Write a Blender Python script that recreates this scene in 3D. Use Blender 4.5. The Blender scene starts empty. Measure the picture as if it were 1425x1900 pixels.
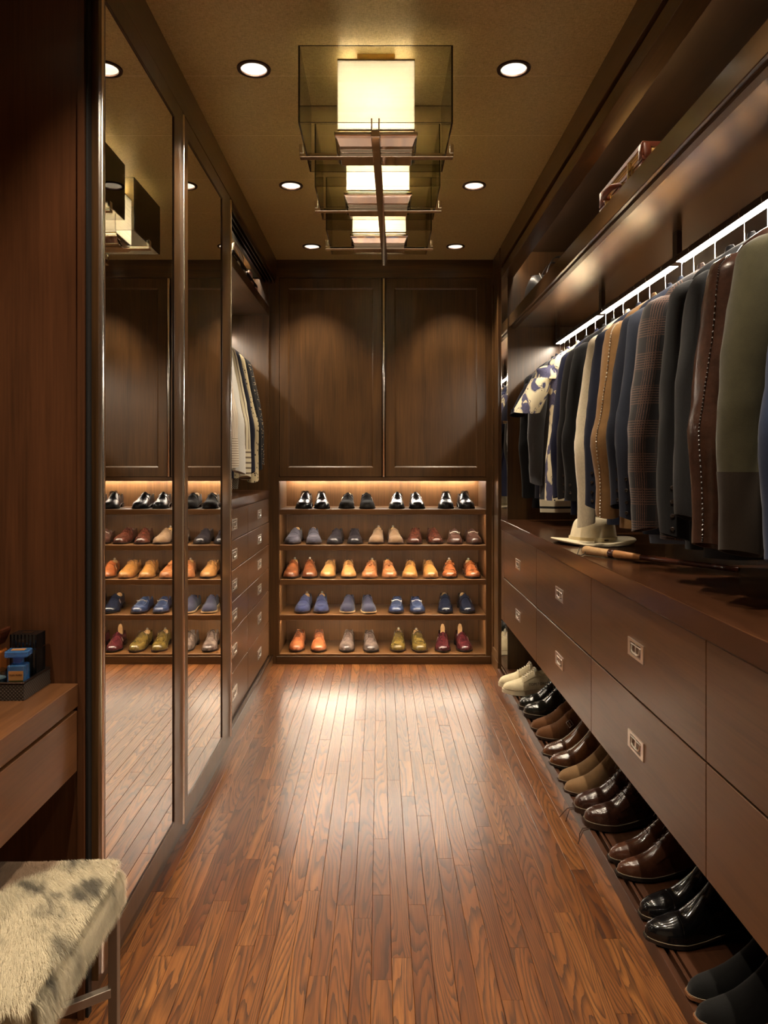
import bpy, bmesh, math, random
import numpy as np
from mathutils import Vector, Matrix
from mathutils.geometry import tessellate_polygon

random.seed(7)
C = bpy.context.scene.collection
PI = math.pi
sc = bpy.context.scene

# ------------------------------------------------------------------ camera
F_PX, VPX, VPY, CAM_Z = 1400.0, 704.5, 861.0, 1.27
cam = bpy.data.cameras.new('camera')
cam.sensor_width = 36.0
cam.lens = F_PX / 1900.0 * 36.0
cam.shift_x = (712.5 - VPX) / 1900.0
cam.shift_y = (VPY - 950.0) / 1900.0
cam.clip_start = 0.02
cam_o = bpy.data.objects.new('camera', cam)
cam_o.location = (0, 0, CAM_Z)
cam_o.rotation_euler = (PI / 2, 0, 0)
C.objects.link(cam_o)
sc.camera = cam_o

# ------------------------------------------------------------------ world, exposure
wd = bpy.data.worlds.new('world')
sc.world = wd
wd.use_nodes = True
wd.node_tree.nodes['Background'].inputs[0].default_value = (0.02, 0.016, 0.012, 1)
wd.node_tree.nodes['Background'].inputs[1].default_value = 0.2
sc.view_settings.view_transform = 'Standard'
sc.view_settings.look = 'None'
sc.view_settings.gamma = 1.0
sc.view_settings.use_curve_mapping = False
sc.view_settings.exposure = 0.64
# lamp strengths (the lamps themselves are built with their fixtures)
P_DOWN, P_BULB = 50.0, 1300.0
E_SHOE, E_SHOE_TOP, E_RAIL, E_NICHE, E_LEFT = 88.0, 120.0, 90.0, 24.0, 55.0
WARM_LED = (1.0, 0.83, 0.62)
WARM_BULB = (1.0, 0.965, 0.90)
WARM_DOWN = (1.0, 0.84, 0.64)

# ------------------------------------------------------------------ materials
def S(r, g, b):
    def f(c):
        c /= 255.0
        return c / 12.92 if c <= 0.04045 else ((c + 0.055) / 1.055) ** 2.4
    return (f(r), f(g), f(b), 1.0)

def mixc(a, b, t):
    return tuple(a[i] * (1 - t) + b[i] * t for i in range(3)) + (1.0,)

class NT:
    def __init__(self, name):
        self.m = bpy.data.materials.new(name)
        self.m.use_nodes = True
        self.t = self.m.node_tree
        self.t.nodes.clear()
        self.out = self.n('ShaderNodeOutputMaterial')
    def n(self, typ, **kw):
        nd = self.t.nodes.new(typ)
        for k, v in kw.items():
            setattr(nd, k, v)
        return nd
    def l(self, a, b):
        self.t.links.new(a, b)
    def val(self, sock, v):
        if hasattr(v, 'is_output'):
            self.l(v, sock)
        else:
            sock.default_value = v
    def math(self, op, a, b=0.0, c=None):
        nd = self.n('ShaderNodeMath', operation=op)
        self.val(nd.inputs[0], a); self.val(nd.inputs[1], b)
        if c is not None: self.val(nd.inputs[2], c)
        return nd.outputs[0]
    def mix(self, f, a, b):
        nd = self.n('ShaderNodeMix', data_type='RGBA')
        self.val(nd.inputs[0], f); self.val(nd.inputs[6], a); self.val(nd.inputs[7], b)
        return nd.outputs[2]
    def coords(self, scale=(1, 1, 1), rand=7.0):
        tc = self.n('ShaderNodeTexCoord')
        v = tc.outputs['Object']
        if rand:
            oi = self.n('ShaderNodeObjectInfo')
            mu = self.math('MULTIPLY', oi.outputs['Random'], rand)
            cb = self.n('ShaderNodeCombineXYZ')
            for i in range(3): self.l(mu, cb.inputs[i])
            ad = self.n('ShaderNodeVectorMath', operation='ADD')
            self.l(v, ad.inputs[0]); self.l(cb.outputs[0], ad.inputs[1])
            v = ad.outputs[0]
        mp = self.n('ShaderNodeMapping')
        mp.inputs['Scale'].default_value = scale
        self.l(v, mp.inputs['Vector'])
        return mp.outputs[0]
    def noise(self, vec, scale=1.0, detail=4.0, rough=0.55, dist=0.0):
        nd = self.n('ShaderNodeTexNoise')
        self.l(vec, nd.inputs['Vector'])
        nd.inputs['Scale'].default_value = scale
        nd.inputs['Detail'].default_value = detail
        nd.inputs['Roughness'].default_value = rough
        nd.inputs['Distortion'].default_value = dist
        return nd.outputs[0]
    def ramp(self, f, stops):
        nd = self.n('ShaderNodeValToRGB')
        el = nd.color_ramp.elements
        el[0].position, el[0].color = stops[0]
        el[1].position, el[1].color = stops[-1]
        for p, c in stops[1:-1]:
            e = el.new(p); e.color = c
        self.l(f, nd.inputs[0])
        return nd.outputs[0]
    def rangev(self, f, a, b, c, d):
        nd = self.n('ShaderNodeMapRange')
        self.l(f, nd.inputs[0])
        for i, v in enumerate((a, b, c, d)): nd.inputs[i + 1].default_value = v
        return nd.outputs[0]
    def bump(self, h, strength=0.2, dist=0.002):
        nd = self.n('ShaderNodeBump')
        nd.inputs['Strength'].default_value = strength
        nd.inputs['Distance'].default_value = dist
        self.l(h, nd.inputs['Height'])
        return nd.outputs[0]
    def principled(self, color, rough=0.5, metal=0.0, normal=None, **kw):
        p = self.n('ShaderNodeBsdfPrincipled')
        self.val(p.inputs['Base Color'], color)
        self.val(p.inputs['Roughness'], rough)
        p.inputs['Metallic'].default_value = metal
        if normal is not None: self.l(normal, p.inputs['Normal'])
        for k, v in kw.items():
            p.inputs[k.replace('_', ' ')].default_value = v
        self.l(p.outputs[0], self.out.inputs[0])
        return p

def plain(name, color, rough=0.5, metal=0.0, **kw):
    t = NT(name); t.principled(color, rough, metal, **kw); return t.m

def wood(name, c0, c1, axis, rough=0.34, fig=1.0, bump=0.03, coat=0.25):
    t = NT(name)
    a, b = 9.0, 0.75
    sc1 = [a, a, a]; sc1[axis] = b
    sc2 = [150.0] * 3; sc2[axis] = 4.0
    v = t.coords(tuple(sc1)); v2 = t.coords(tuple(sc2))
    n1 = t.noise(v, 1.0, 5.0, 0.55, 1.2)
    n2 = t.noise(v2, 1.0, 3.0, 0.6)
    n3 = t.noise(t.coords((2.2, 2.2, 2.2)), 1.0, 2.0)
    f = t.math('ADD', t.math('MULTIPLY', n1, 0.6 * fig), t.math('MULTIPLY', n2, 0.5))
    f = t.math('ADD', f, t.math('MULTIPLY', t.math('SUBTRACT', n3, 0.5), 0.35))
    col = t.ramp(f, [(0.3, c0), (0.75, c1)])
    t.principled(col, rough, normal=t.bump(n2, bump, 0.001), Coat_Weight=coat, Coat_Roughness=0.22, Specular_IOR_Level=0.4)
    return t.m

WD0, WD1 = S(45, 31, 16), S(90, 61, 32)
M_WZ = wood('walnut_upright_grain', WD0, WD1, 2)
M_WY = wood('walnut_long_grain', WD0, WD1, 1)
M_WX = wood('walnut_cross_grain', WD0, WD1, 0)
M_TOP = wood('walnut_polished_top', S(44, 25, 14), S(84, 51, 31), 1, rough=0.2)
M_FRONT = wood('walnut_drawer_front', S(58, 38, 23), S(96, 65, 40), 1, rough=0.36, fig=1.4)
M_BACKW = wood('walnut_shelf_lining', S(66, 43, 22), S(112, 76, 42), 2, rough=0.45)
M_SHELFX = wood('walnut_shelf_board', S(66, 43, 22), S(112, 76, 42), 0, rough=0.35)
M_VAN = wood('walnut_vanity', S(58, 35, 19), S(100, 64, 37), 1, rough=0.3, fig=1.3)
M_PANEL = wood('mahogany_end_panel', S(54, 33, 19), S(98, 60, 36), 2, rough=0.32)
M_SHELFEDGE = wood('walnut_lacquered_shelf', S(60, 42, 26), S(104, 74, 46), 1, rough=0.24, fig=0.7, coat=1.0)
M_PLAT = wood('walnut_platform', S(40, 23, 13), S(80, 47, 28), 1, rough=0.4)

def floor_mat():
    t = NT('stained_oak_plank')
    oi = t.n('ShaderNodeObjectInfo')
    v = t.coords((13.0, 1.15, 1.0), 23.0)
    n = t.noise(v, 1.0, 1.0, 0.4, 0.25)
    ring = t.math('FRACT', t.math('MULTIPLY', t.math('ADD', n, t.math('MULTIPLY', t.noise(t.coords((70, 7, 1), 23.0), 1.0, 2.0), 0.035)), 22.0))
    pores = t.noise(t.coords((420.0, 9.0, 1.0), 23.0), 1.0, 3.0, 0.7)
    fine = t.noise(t.coords((90.0, 3.0, 1.0), 23.0), 1.0, 4.0, 0.6)
    lineD = t.rangev(ring, 0.42, 0.92, 0.0, 1.0)
    brk = t.rangev(pores, 0.35, 0.6, 0.5, 1.0)
    lineD = t.math('MULTIPLY', lineD, brk)
    base = t.ramp(fine, [(0.25, S(108, 64, 33)), (0.75, S(150, 101, 54))])
    tone = t.ramp(oi.outputs['Random'], [(0.0, S(190, 170, 154)), (0.5, S(228, 216, 204)), (1.0, S(255, 250, 240))])
    mu = t.n('ShaderNodeMix', data_type='RGBA', blend_type='MULTIPLY')
    mu.inputs[0].default_value = 1.0
    t.l(base, mu.inputs[6]); t.l(tone, mu.inputs[7])
    pc = t.rangev(pores, 0.5, 0.72, 0.0, 0.45)
    c = t.mix(t.math('MULTIPLY', lineD, 0.95), mu.outputs[2], S(44, 22, 11))
    c = t.mix(pc, c, S(62, 30, 15))
    h = t.math('ADD', t.math('MULTIPLY', lineD, -0.12), t.math('MULTIPLY', t.noise(t.coords((5, 1.2, 1), 23.0), 1.0, 1.0), 1.2))
    rg = t.math('ADD', 0.30, t.math('MULTIPLY', lineD, 0.06))
    t.principled(c, rg, normal=t.bump(h, 0.05, 0.001), Coat_Weight=0.75, Coat_Roughness=0.24, Specular_IOR_Level=0.5)
    return t.m
M_FLOOR = floor_mat()

def ceiling_mat():
    t = NT('gold_grasscloth')
    a = t.noise(t.coords((80, 820, 26), 9.0), 1.0, 3.0, 0.65)
    b = t.noise(t.coords((760, 90, 30), 9.0), 1.0, 3.0, 0.65)
    f = t.math('ADD', t.math('MULTIPLY', a, 0.6), t.math('MULTIPLY', b, 0.45))
    col = t.ramp(f, [(0.34, S(132, 114, 70)), (0.55, S(204, 184, 126)), (0.74, S(234, 216, 160))])
    t.principled(col, 0.33, 0.20, normal=t.bump(f, 0.3, 0.0008), Specular_IOR_Level=0.5)
    return t.m
M_CEIL = ceiling_mat()
M_CEILBACK = plain('wallpaper_backing', S(244, 228, 190), 0.8)

M_CHROME = plain('polished_nickel', (0.90, 0.87, 0.82, 1), 0.06, 1.0)
M_NICKEL = plain('nickel_hardware', (0.90, 0.86, 0.80, 1), 0.32, 1.0)
M_PULL = plain('satin_nickel_pull', (0.94, 0.92, 0.88, 1), 0.22, 1.0)
M_BRONZE = plain('bronze_trim_ring', S(60, 40, 32), 0.4, 0.6)
M_DARKMET = plain('dark_bronze_metal', S(70, 56, 48), 0.28, 0.9)
M_STOOLMET = plain('brushed_pewter', S(150, 138, 124), 0.42, 0.65)
M_MIRROR = plain('mirror_glass', (0.86, 0.84, 0.80, 1), 0.0, 1.0)
M_BLACK = plain('black_recess', S(14, 11, 9), 0.6)
M_WHITECUP = plain('white_reflector', S(240, 238, 232), 0.35)
M_BRASS = plain('aged_brass', S(176, 146, 84), 0.25, 1.0)

def emit(name, col, strength):
    t = NT(name)
    e = t.n('ShaderNodeEmission')
    e.inputs[0].default_value = (*col, 1); e.inputs[1].default_value = strength
    t.l(e.outputs[0], t.out.inputs[0])
    return t.m
M_LED_SHOE = emit('led_shoe_shelf', WARM_LED, E_SHOE)
M_LED_TOP = emit('led_top_shelf', (1.0, 0.9, 0.76), E_SHOE_TOP)
M_LED_RAIL = emit('led_rail', (1.0, 0.87, 0.70), E_RAIL)
M_LED_NICHE = emit('led_niche', WARM_LED, E_NICHE)
M_LED_LEFT = emit('led_wardrobe', WARM_LED, E_LEFT)
M_LAMPDISC = emit('downlight_lamp', (1.0, 0.9, 0.76), 9.0)

def smoked_glass():
    t = NT('smoked_glass')
    tr = t.n('ShaderNodeBsdfTransparent'); tr.inputs[0].default_value = (0.80, 0.785, 0.755, 1)
    gl = t.n('ShaderNodeBsdfGlossy'); gl.inputs['Roughness'].default_value = 0.0
    gl.inputs[0].default_value = (0.9, 0.88, 0.85, 1)
    fr = t.n('ShaderNodeFresnel'); fr.inputs[0].default_value = 1.5
    mx = t.n('ShaderNodeMixShader')
    t.l(fr.outputs[0], mx.inputs[0]); t.l(tr.outputs[0], mx.inputs[1]); t.l(gl.outputs[0], mx.inputs[2])
    t.l(mx.outputs[0], t.out.inputs[0])
    return t.m
M_SMOKE = smoked_glass()
M_GLASSEDGE = plain('glass_pane_edge', S(30, 25, 20), 0.15)

def tinted(name, col, rough=0.0, ior=1.5):
    t = NT(name)
    g = t.n('ShaderNodeBsdfGlass'); g.inputs[0].default_value = col
    g.inputs['Roughness'].default_value = rough; g.inputs['IOR'].default_value = ior
    t.l(g.outputs[0], t.out.inputs[0])
    return t.m

def shade_mat(name, c0, c1):
    t = NT(name)
    v = t.coords((1, 1, 1), 0)
    sp = t.n('ShaderNodeSeparateXYZ'); t.l(v, sp.inputs[0])
    w1 = t.math('ABSOLUTE', t.math('SUBTRACT', t.math('FRACT', t.math('MULTIPLY', sp.outputs[2], 230.0)), 0.5))
    w2 = t.math('ABSOLUTE', t.math('SUBTRACT', t.math('FRACT', t.math('MULTIPLY', t.math('ADD', sp.outputs[0], sp.outputs[1]), 190.0)), 0.5))
    n = t.noise(t.coords((4, 4, 300), 0), 1.0, 3.0, 0.6)
    f = t.math('ADD', t.math('ADD', t.math('MULTIPLY', w1, 0.45), t.math('MULTIPLY', w2, 0.35)), t.math('MULTIPLY', n, 0.9))
    col = t.ramp(f, [(0.45, c0), (0.95, c1)])
    d = t.n('ShaderNodeBsdfDiffuse'); tl = t.n('ShaderNodeBsdfTranslucent')
    t.l(col, d.inputs[0]); t.l(col, tl.inputs[0])
    mx = t.n('ShaderNodeMixShader'); mx.inputs[0].default_value = 0.88
    t.l(d.outputs[0], mx.inputs[1]); t.l(tl.outputs[0], mx.inputs[2])
    t.l(mx.outputs[0], t.out.inputs[0])
    return t.m
M_SHADE = shade_mat('woven_lampshade', S(76, 71, 61), S(122, 117, 106))
M_DIFF = shade_mat('added_lamp_diffuser', S(236, 226, 204), S(250, 246, 238))

_cache = {}
def leather(col, rough=0.3, patina=0.5, dark=None, grain=0.15):
    k = ('L', col, rough, patina, dark, grain)
    if k in _cache: return _cache[k]
    t = NT('leather_%d_%d_%d' % col)
    c = S(*col); lum = .3 * c[0] + .6 * c[1] + .1 * c[2]
    c = mixc(mixc(c, (lum, lum * .9, lum * .8), 0.10), (0, 0, 0), 0.20); d = S(*dark) if dark else mixc(c, (0, 0, 0), 0.62)
    patina = min(1.0, patina * 1.35)
    n = t.noise(t.coords((26, 26, 26)), 1.0, 5.0, 0.68)
    g = t.noise(t.coords((420, 420, 420)), 1.0, 2.0)
    w = t.noise(t.coords((26, 60, 40)), 1.0, 2.0)
    colr = t.mix(t.math('MULTIPLY', t.rangev(n, 0.40, 0.62, 0.0, 1.0), patina), c, d)
    hh = t.math('ADD', t.math('MULTIPLY', g, 0.12), w)
    t.principled(colr, rough, normal=t.bump(hh, grain, 0.003), Coat_Weight=0.25, Coat_Roughness=0.2)
    _cache[k] = t.m
    return t.m

def suede(col, name='suede'):
    k = ('S', col, name)
    if k in _cache: return _cache[k]
    t = NT('%s_%d_%d_%d' % ((name,) + col))
    c = S(*col)
    n = t.noise(t.coords((30, 30, 30)), 1.0, 4.0, 0.65)
    g = t.noise(t.coords((700, 700, 700)), 1.0, 2.0)
    colr = t.mix(t.rangev(n, 0.35, 0.7, 0.0, 0.4), c, mixc(c, (0, 0, 0), 0.45))
    t.principled(colr, 0.95, normal=t.bump(g, 0.35, 0.002), Sheen_Weight=0.12, Sheen_Roughness=0.5, Specular_IOR_Level=0.15)
    _cache[k] = t.m
    return t.m

def cloth(col, name='cloth', sheen=0.05, scale=600, rough=0.9, bump=0.25):
    k = ('C', col, name)
    if k in _cache: return _cache[k]
    t = NT('%s_%d_%d_%d' % ((name,) + col))
    c = mixc(S(*col), (0, 0, 0), 0.28 if max(col) < 130 else 0.1)
    g = t.noise(t.coords((scale, scale, scale * 0.35)), 1.0, 2.0)
    n = t.noise(t.coords((6, 6, 6)), 1.0, 3.0)
    colr = t.mix(t.rangev(g, 0.35, 0.65, 0.0, 0.4), c, mixc(c, (0, 0, 0), 0.35))
    hh = t.math('ADD', t.math('MULTIPLY', g, 0.3), n)
    t.principled(colr, rough, normal=t.bump(hh, bump, 0.004), Sheen_Weight=sheen, Specular_IOR_Level=0.2)
    _cache[k] = t.m
    return t.m

def xyz(t):
    tc = t.n('ShaderNodeTexCoord'); sp = t.n('ShaderNodeSeparateXYZ'); t.l(tc.outputs['Object'], sp.inputs[0])
    u = t.math('ADD', sp.outputs[0], sp.outputs[1])
    return u, sp.outputs[2], tc.outputs['Object']

def cuv(t):
    an = t.n('ShaderNodeAttribute'); an.attribute_name = 'cloth_uv'
    sp = t.n('ShaderNodeSeparateXYZ'); t.l(an.outputs['Vector'], sp.inputs[0])
    return sp.outputs[0], sp.outputs[1], an.outputs['Vector']

def plaid_mat():
    t = NT('glen_plaid_wool')
    u, z, o = cuv(t)
    def bands(q, per, wid, fine):
        f = t.math('FRACT', t.math('ADD', t.math('DIVIDE', q, per), 50.0))
        b = t.math('LESS_THAN', f, wid)
        l = t.math('LESS_THAN', t.math('FRACT', t.math('ADD', t.math('DIVIDE', q, fine), 500.0)), 0.42)
        return t.math('MULTIPLY', b, l)
    hb = bands(z, 0.105, 0.55, 0.0078)
    vb = bands(u, 0.072, 0.52, 0.0074)
    n = t.noise(t.coords((900, 900, 500)), 1.0, 2.0)
    brk = t.rangev(n, 0.36, 0.56, 0.0, 1.0)
    c = t.mix(t.math('MULTIPLY', t.math('MAXIMUM', t.math('MULTIPLY', hb, 0.8), t.math('MULTIPLY', vb, 0.8)), brk), S(28, 24, 26), S(122, 86, 70))
    t.principled(c, 0.95, normal=t.bump(n, 0.4, 0.002), Sheen_Weight=0.2)
    return t.m

def stripe_mat(name, c0, c1, per, wid, horizontal=False, obj=False):
    t = NT(name)
    u, z, o = (xyz if obj else cuv)(t)
    q = z if horizontal else u
    f = t.math('FRACT', t.math('ADD', t.math('DIVIDE', q, per), 200.0))
    c = t.mix(t.math('LESS_THAN', f, wid), S(*c0), S(*c1))
    n = t.noise(t.coords((8, 8, 5)), 1.0, 3.0)
    t.principled(c, 0.85, normal=t.bump(n, 0.4, 0.01))
    return t.m

def dots_mat(name, c0, c1, scale, thr, stretch=1.0):
    t = NT(name)
    v = t.n('ShaderNodeTexVoronoi')
    t.l(t.coords((scale, scale, scale * stretch), 0), v.inputs['Vector']); v.inputs['Scale'].default_value = 1.0
    n = t.noise(t.coords((160, 160, 160), 0), 1.0, 2.0)
    d = t.math('ADD', v.outputs['Distance'], t.math('MULTIPLY', t.math('SUBTRACT', n, 0.5), 0.35))
    c = t.mix(t.math('LESS_THAN', d, thr), S(*c0), S(*c1))
    nn = t.noise(t.coords((8, 8, 5)), 1.0, 3.0)
    t.principled(c, 0.85, normal=t.bump(nn, 0.4, 0.01))
    return t.m

def leaf_print():
    t = NT('violet_and_cream_print')
    base = t.coords((15, 15, 9), 0)
    n = t.noise(base, 1.0, 1.0, 0.4, 1.6)
    v = t.n('ShaderNodeTexVoronoi'); t.l(t.coords((22, 22, 10), 0), v.inputs['Vector']); v.inputs['Scale'].default_value = 1.0
    d = t.math('ADD', t.math('MULTIPLY', v.outputs['Distance'], 0.5), n)
    grain = t.noise(t.coords((420, 420, 420), 0), 1.0, 2.0)
    viol = t.mix(t.rangev(grain, 0.4, 0.6, 0.0, 1.0), S(56, 56, 88), S(98, 97, 126))
    cream = S(226, 214, 182)
    c = t.mix(t.rangev(d, 0.79, 0.81, 0.0, 1.0), cream, viol)
    edge = t.math('LESS_THAN', t.math('ABSOLUTE', t.math('SUBTRACT', d, 0.765)), 0.006)
    c = t.mix(edge, c, S(34, 30, 52))
    t.principled(c, 0.85)
    return t.m

def checker_mat(name, c0, c1, scale):
    t = NT(name)
    u, z, o = cuv(t)
    k = t.n('ShaderNodeTexChecker')
    cb = t.n('ShaderNodeCombineXYZ'); t.l(u, cb.inputs[0]); t.l(z, cb.inputs[1])
    t.l(cb.outputs[0], k.inputs['Vector'])
    k.inputs['Color1'].default_value = S(*c0); k.inputs['Color2'].default_value = S(*c1); k.inputs['Scale'].default_value = scale
    t.principled(k.outputs[0], 0.9)
    return t.m

def weave_mat(name, c0, c1, scale):
    t = NT(name)
    u, z, o = xyz(t)
    a = t.math('FRACT', t.math('MULTIPLY', t.math('ADD', u, z), scale))
    b = t.math('FRACT', t.math('MULTIPLY', t.math('SUBTRACT', u, z), scale))
    f = t.math('MULTIPLY', t.math('ABSOLUTE', t.math('SUBTRACT', a, 0.5)), t.math('ABSOLUTE', t.math('SUBTRACT', b, 0.5)))
    c = t.ramp(f, [(0.0, S(*c0)), (0.22, S(*c1))])
    t.principled(c, 0.45, normal=t.bump(f, 0.9, 0.004))
    return t.m

# ------------------------------------------------------------------ geometry helpers
def world_loc(o):
    v = Vector((0, 0, 0))
    while o is not None:
        v += o.location
        o = o.parent
    return v

class MB:
    """collects boxes, bars, tubes and lofts; build() links them as ONE mesh object"""
    def __init__(self):
        self.v = []; self.f = []; self.mi = []; self.cur = 0; self.uv = None
    def face(self, idx):
        self.f.append(tuple(idx)); self.mi.append(self.cur)
    def box(self, x0, x1, y0, y1, z0, z1):
        b = len(self.v)
        for z in (z0, z1):
            for (x, y) in ((x0, y0), (x1, y0), (x1, y1), (x0, y1)):
                self.v.append((x, y, z))
        for q in ((3, 2, 1, 0), (4, 5, 6, 7), (0, 1, 5, 4), (1, 2, 6, 5), (2, 3, 7, 6), (3, 0, 4, 7)):
            self.face([b + i for i in q])
        return self
    def xbox(self, mat, sx, sy, sz):
        b = len(self.v)
        for z in (-sz / 2, sz / 2):
            for (x, y) in ((-sx / 2, -sy / 2), (sx / 2, -sy / 2), (sx / 2, sy / 2), (-sx / 2, sy / 2)):
                self.v.append(tuple(mat @ Vector((x, y, z))))
        for q in ((3, 2, 1, 0), (4, 5, 6, 7), (0, 1, 5, 4), (1, 2, 6, 5), (2, 3, 7, 6), (3, 0, 4, 7)):
            self.face([b + i for i in q])
        return self
    def loft(self, rings, cap0=True, cap1=True, closed=True, caps_fan=False):
        b = len(self.v); n = len(rings[0])
        for r in rings: self.v.extend([tuple(p) for p in r])
        for i in range(len(rings) - 1):
            for j in range(n if closed else n - 1):
                k = (j + 1) % n
                self.face((b + i * n + j, b + i * n + k, b + (i + 1) * n + k, b + (i + 1) * n + j))
        if cap0: self.face([b + j for j in range(n)][::-1])
        if cap1: self.face([b + (len(rings) - 1) * n + j for j in range(n)])
        return self
    def tube(self, path, r, n=8, cap=True, closed=False, flat=1.0):
        P = [Vector(p) for p in path]; m = len(P)
        rr = r if isinstance(r, (list, tuple)) else [r] * m
        rings = []; up = None
        for i in range(m):
            if closed: t = P[(i + 1) % m] - P[(i - 1) % m]
            else: t = P[min(i + 1, m - 1)] - P[max(i - 1, 0)]
            if t.length < 1e-9: t = Vector((0, 0, 1))
            t.normalize()
            if up is None:
                up = Vector((0, 0, 1)) if abs(t.z) < 0.9 else Vector((1, 0, 0))
            a = t.cross(up)
            if a.length < 1e-6: a = t.orthogonal()
            a.normalize(); bb = a.cross(t).normalized(); up = bb
            rings.append([P[i] + a * (math.cos(2 * PI * j / n) * rr[i]) + bb * (math.sin(2 * PI * j / n) * rr[i] * flat) for j in range(n)])
        if closed: rings.append(rings[0])
        return self.loft(rings, cap and not closed, cap and not closed)
    def lathe(self, prof, n=24, c=(0, 0, 0), cap0=True, cap1=True, sx=1.0, sy=1.0, mat=None):
        rings = []
        for (r, z) in prof:
            ring = [Vector((c[0] + math.cos(2 * PI * j / n) * r * sx, c[1] + math.sin(2 * PI * j / n) * r * sy, c[2] + z)) for j in range(n)]
            if mat is not None: ring = [mat @ p for p in ring]
            rings.append(ring)
        return self.loft(rings, cap0, cap1)
    def prism(self, poly, axis, a, b):
        """extrude a 2D polygon along an axis; poly coordinates are the two other axes in order"""
        def mk(p, t):
            if axis == 0: return (t, p[0], p[1])
            if axis == 1: return (p[0], t, p[1])
            return (p[0], p[1], t)
        return self.loft([[mk(p, a) for p in poly], [mk(p, b) for p in poly]])
    def frame(self, axis, pos0, pos1, a0, a1, b0, b1, w):
        """a rectangular frame with a real opening, lying across `axis` between pos0 and pos1"""
        ws = w if isinstance(w, (tuple, list)) else (w, w, w, w)   # a-low, a-high, b-low, b-high
        out = [(a0, b0), (a1, b0), (a1, b1), (a0, b1)]
        inn = [(a0 + ws[0], b0 + ws[2]), (a1 - ws[1], b0 + ws[2]), (a1 - ws[1], b1 - ws[3]), (a0 + ws[0], b1 - ws[3])]
        def mk(p, t):
            if axis == 0: return (t, p[0], p[1])
            if axis == 1: return (p[0], t, p[1])
            return (p[0], p[1], t)
        rings = [[mk(p, pos0) for p in out], [mk(p, pos0) for p in inn], [mk(p, pos1) for p in inn], [mk(p, pos1) for p in out]]
        rings.append(rings[0])
        return self.loft(rings, False, False)
    def mesh(self, name, mats, smooth=None):
        me = bpy.data.meshes.new(name)
        me.from_pydata([tuple(p) for p in self.v], [], self.f)
        bm = bmesh.new(); bm.from_mesh(me)
        bmesh.ops.recalc_face_normals(bm, faces=bm.faces)
        bm.to_mesh(me); bm.free()
        if self.uv:
            at_ = me.attributes.new('cloth_uv', 'FLOAT_VECTOR', 'POINT')
            at_.data.foreach_set('vector', [c for q in self.uv for c in (q[0], q[1], 0.0)])
        for m in (mats if isinstance(mats, (list, tuple)) else [mats]): me.materials.append(m)
        if any(self.mi):
            me.polygons.foreach_set('material_index', self.mi)
        if smooth is not None:
            me.polygons.foreach_set('use_smooth', [True] * len(me.polygons))
            me.set_sharp_from_angle(angle=math.radians(smooth))
        return me
    def build(self, name, mats, parent=None, smooth=None, bevel=0.0, sub=0, local=False, label=None):
        if parent is not None and not local:
            w = world_loc(parent)
            self.v = [(p[0] - w.x, p[1] - w.y, p[2] - w.z) for p in self.v]
        o = bpy.data.objects.new(name, self.mesh(name, mats, smooth))
        C.objects.link(o)
        if parent is not None: o.parent = parent
        if bevel:
            b = o.modifiers.new('bevel', 'BEVEL'); b.width = bevel; b.segments = 1; b.limit_method = 'ANGLE'; b.angle_limit = math.radians(40)
        if sub:
            s = o.modifiers.new('sub', 'SUBSURF'); s.levels = sub; s.render_levels = sub
        if label: o['label'] = label
        return o

def tag(o, label=None, cat=None, group=None, kind=None):
    if label: o['label'] = label
    if cat: o['category'] = cat
    if group: o['group'] = group
    if kind: o['kind'] = kind
    return o

def thing(name, label, cat, loc=(0, 0, 0), rotz=0.0, group=None):
    o = bpy.data.objects.new(name, None); C.objects.link(o)
    o.location = loc; o.rotation_euler = (0, 0, rotz)
    o.empty_display_size = 0.05
    return tag(o, label, cat, group)

def structure(name, mb, m, smooth=None, bevel=0.0, label=None):
    o = mb.build(name, m, None, smooth, bevel)
    return tag(o, label, None, None, 'structure')

def rbox(mb, x0, x1, y0, y1, z0, z1, r=0.01, seg=3):
    """box with rounded vertical edges and softened top and bottom"""
    def ring(z, ins):
        pts = []
        rr = max(r - ins, 0.0005)
        for (cx, cy, a0) in ((x1 - r, y1 - r, 0), (x0 + r, y1 - r, PI / 2), (x0 + r, y0 + r, PI), (x1 - r, y0 + r, 1.5 * PI)):
            for k in range(seg + 1):
                a = a0 + PI / 2 * k / seg
                pts.append((cx + math.cos(a) * rr, cy + math.sin(a) * rr, z))
        return pts
    e = min(r * 0.6, (z1 - z0) / 3)
    mb.loft([ring(z0, e), ring(z0 + e, 0), ring(z1 - e, 0), ring(z1, e)])
    return mb

def text_mesh(s, size, depth=0.0006):
    cu = bpy.data.curves.new('lettering', 'FONT'); cu.body = s; cu.size = size; cu.extrude = depth; cu.resolution_u = 2
    cu.align_x = 'CENTER'; cu.align_y = 'CENTER'
    o = bpy.data.objects.new('lettering', cu); C.objects.link(o)
    dg = bpy.context.evaluated_depsgraph_get()
    me = bpy.data.meshes.new_from_object(o.evaluated_get(dg))
    bpy.data.objects.remove(o); bpy.data.curves.remove(cu)
    return me

YB = 4.795                       # face of the cabinets on the end wall
def at(px, py, y):               # photograph pixel -> point at depth y
    return ((px - VPX) / F_PX * y, y, CAM_Z + (VPY - py) / F_PX * y)

# ================================================================== THE SETTING
ZC = 2.568
XL, XR = -1.32, 1.42
Y0, Y1 = -0.6, 5.25
structure('wall_back', MB().box(XL, XR, Y1, Y1 + 0.08, 0, 2.7), M_WZ)
structure('wall_left', MB().box(XL - 0.08, XL, Y0, Y1, 0, 2.7), M_WZ)
structure('wall_right', MB().box(XR, XR + 0.08, Y0, Y1, 0, 2.7), M_WZ)
structure('wall_front', MB().box(XL, XR, Y0 - 0.08, Y0, 0, 2.7), plain('cream_plaster', S(206, 194, 174), 0.7))

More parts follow.
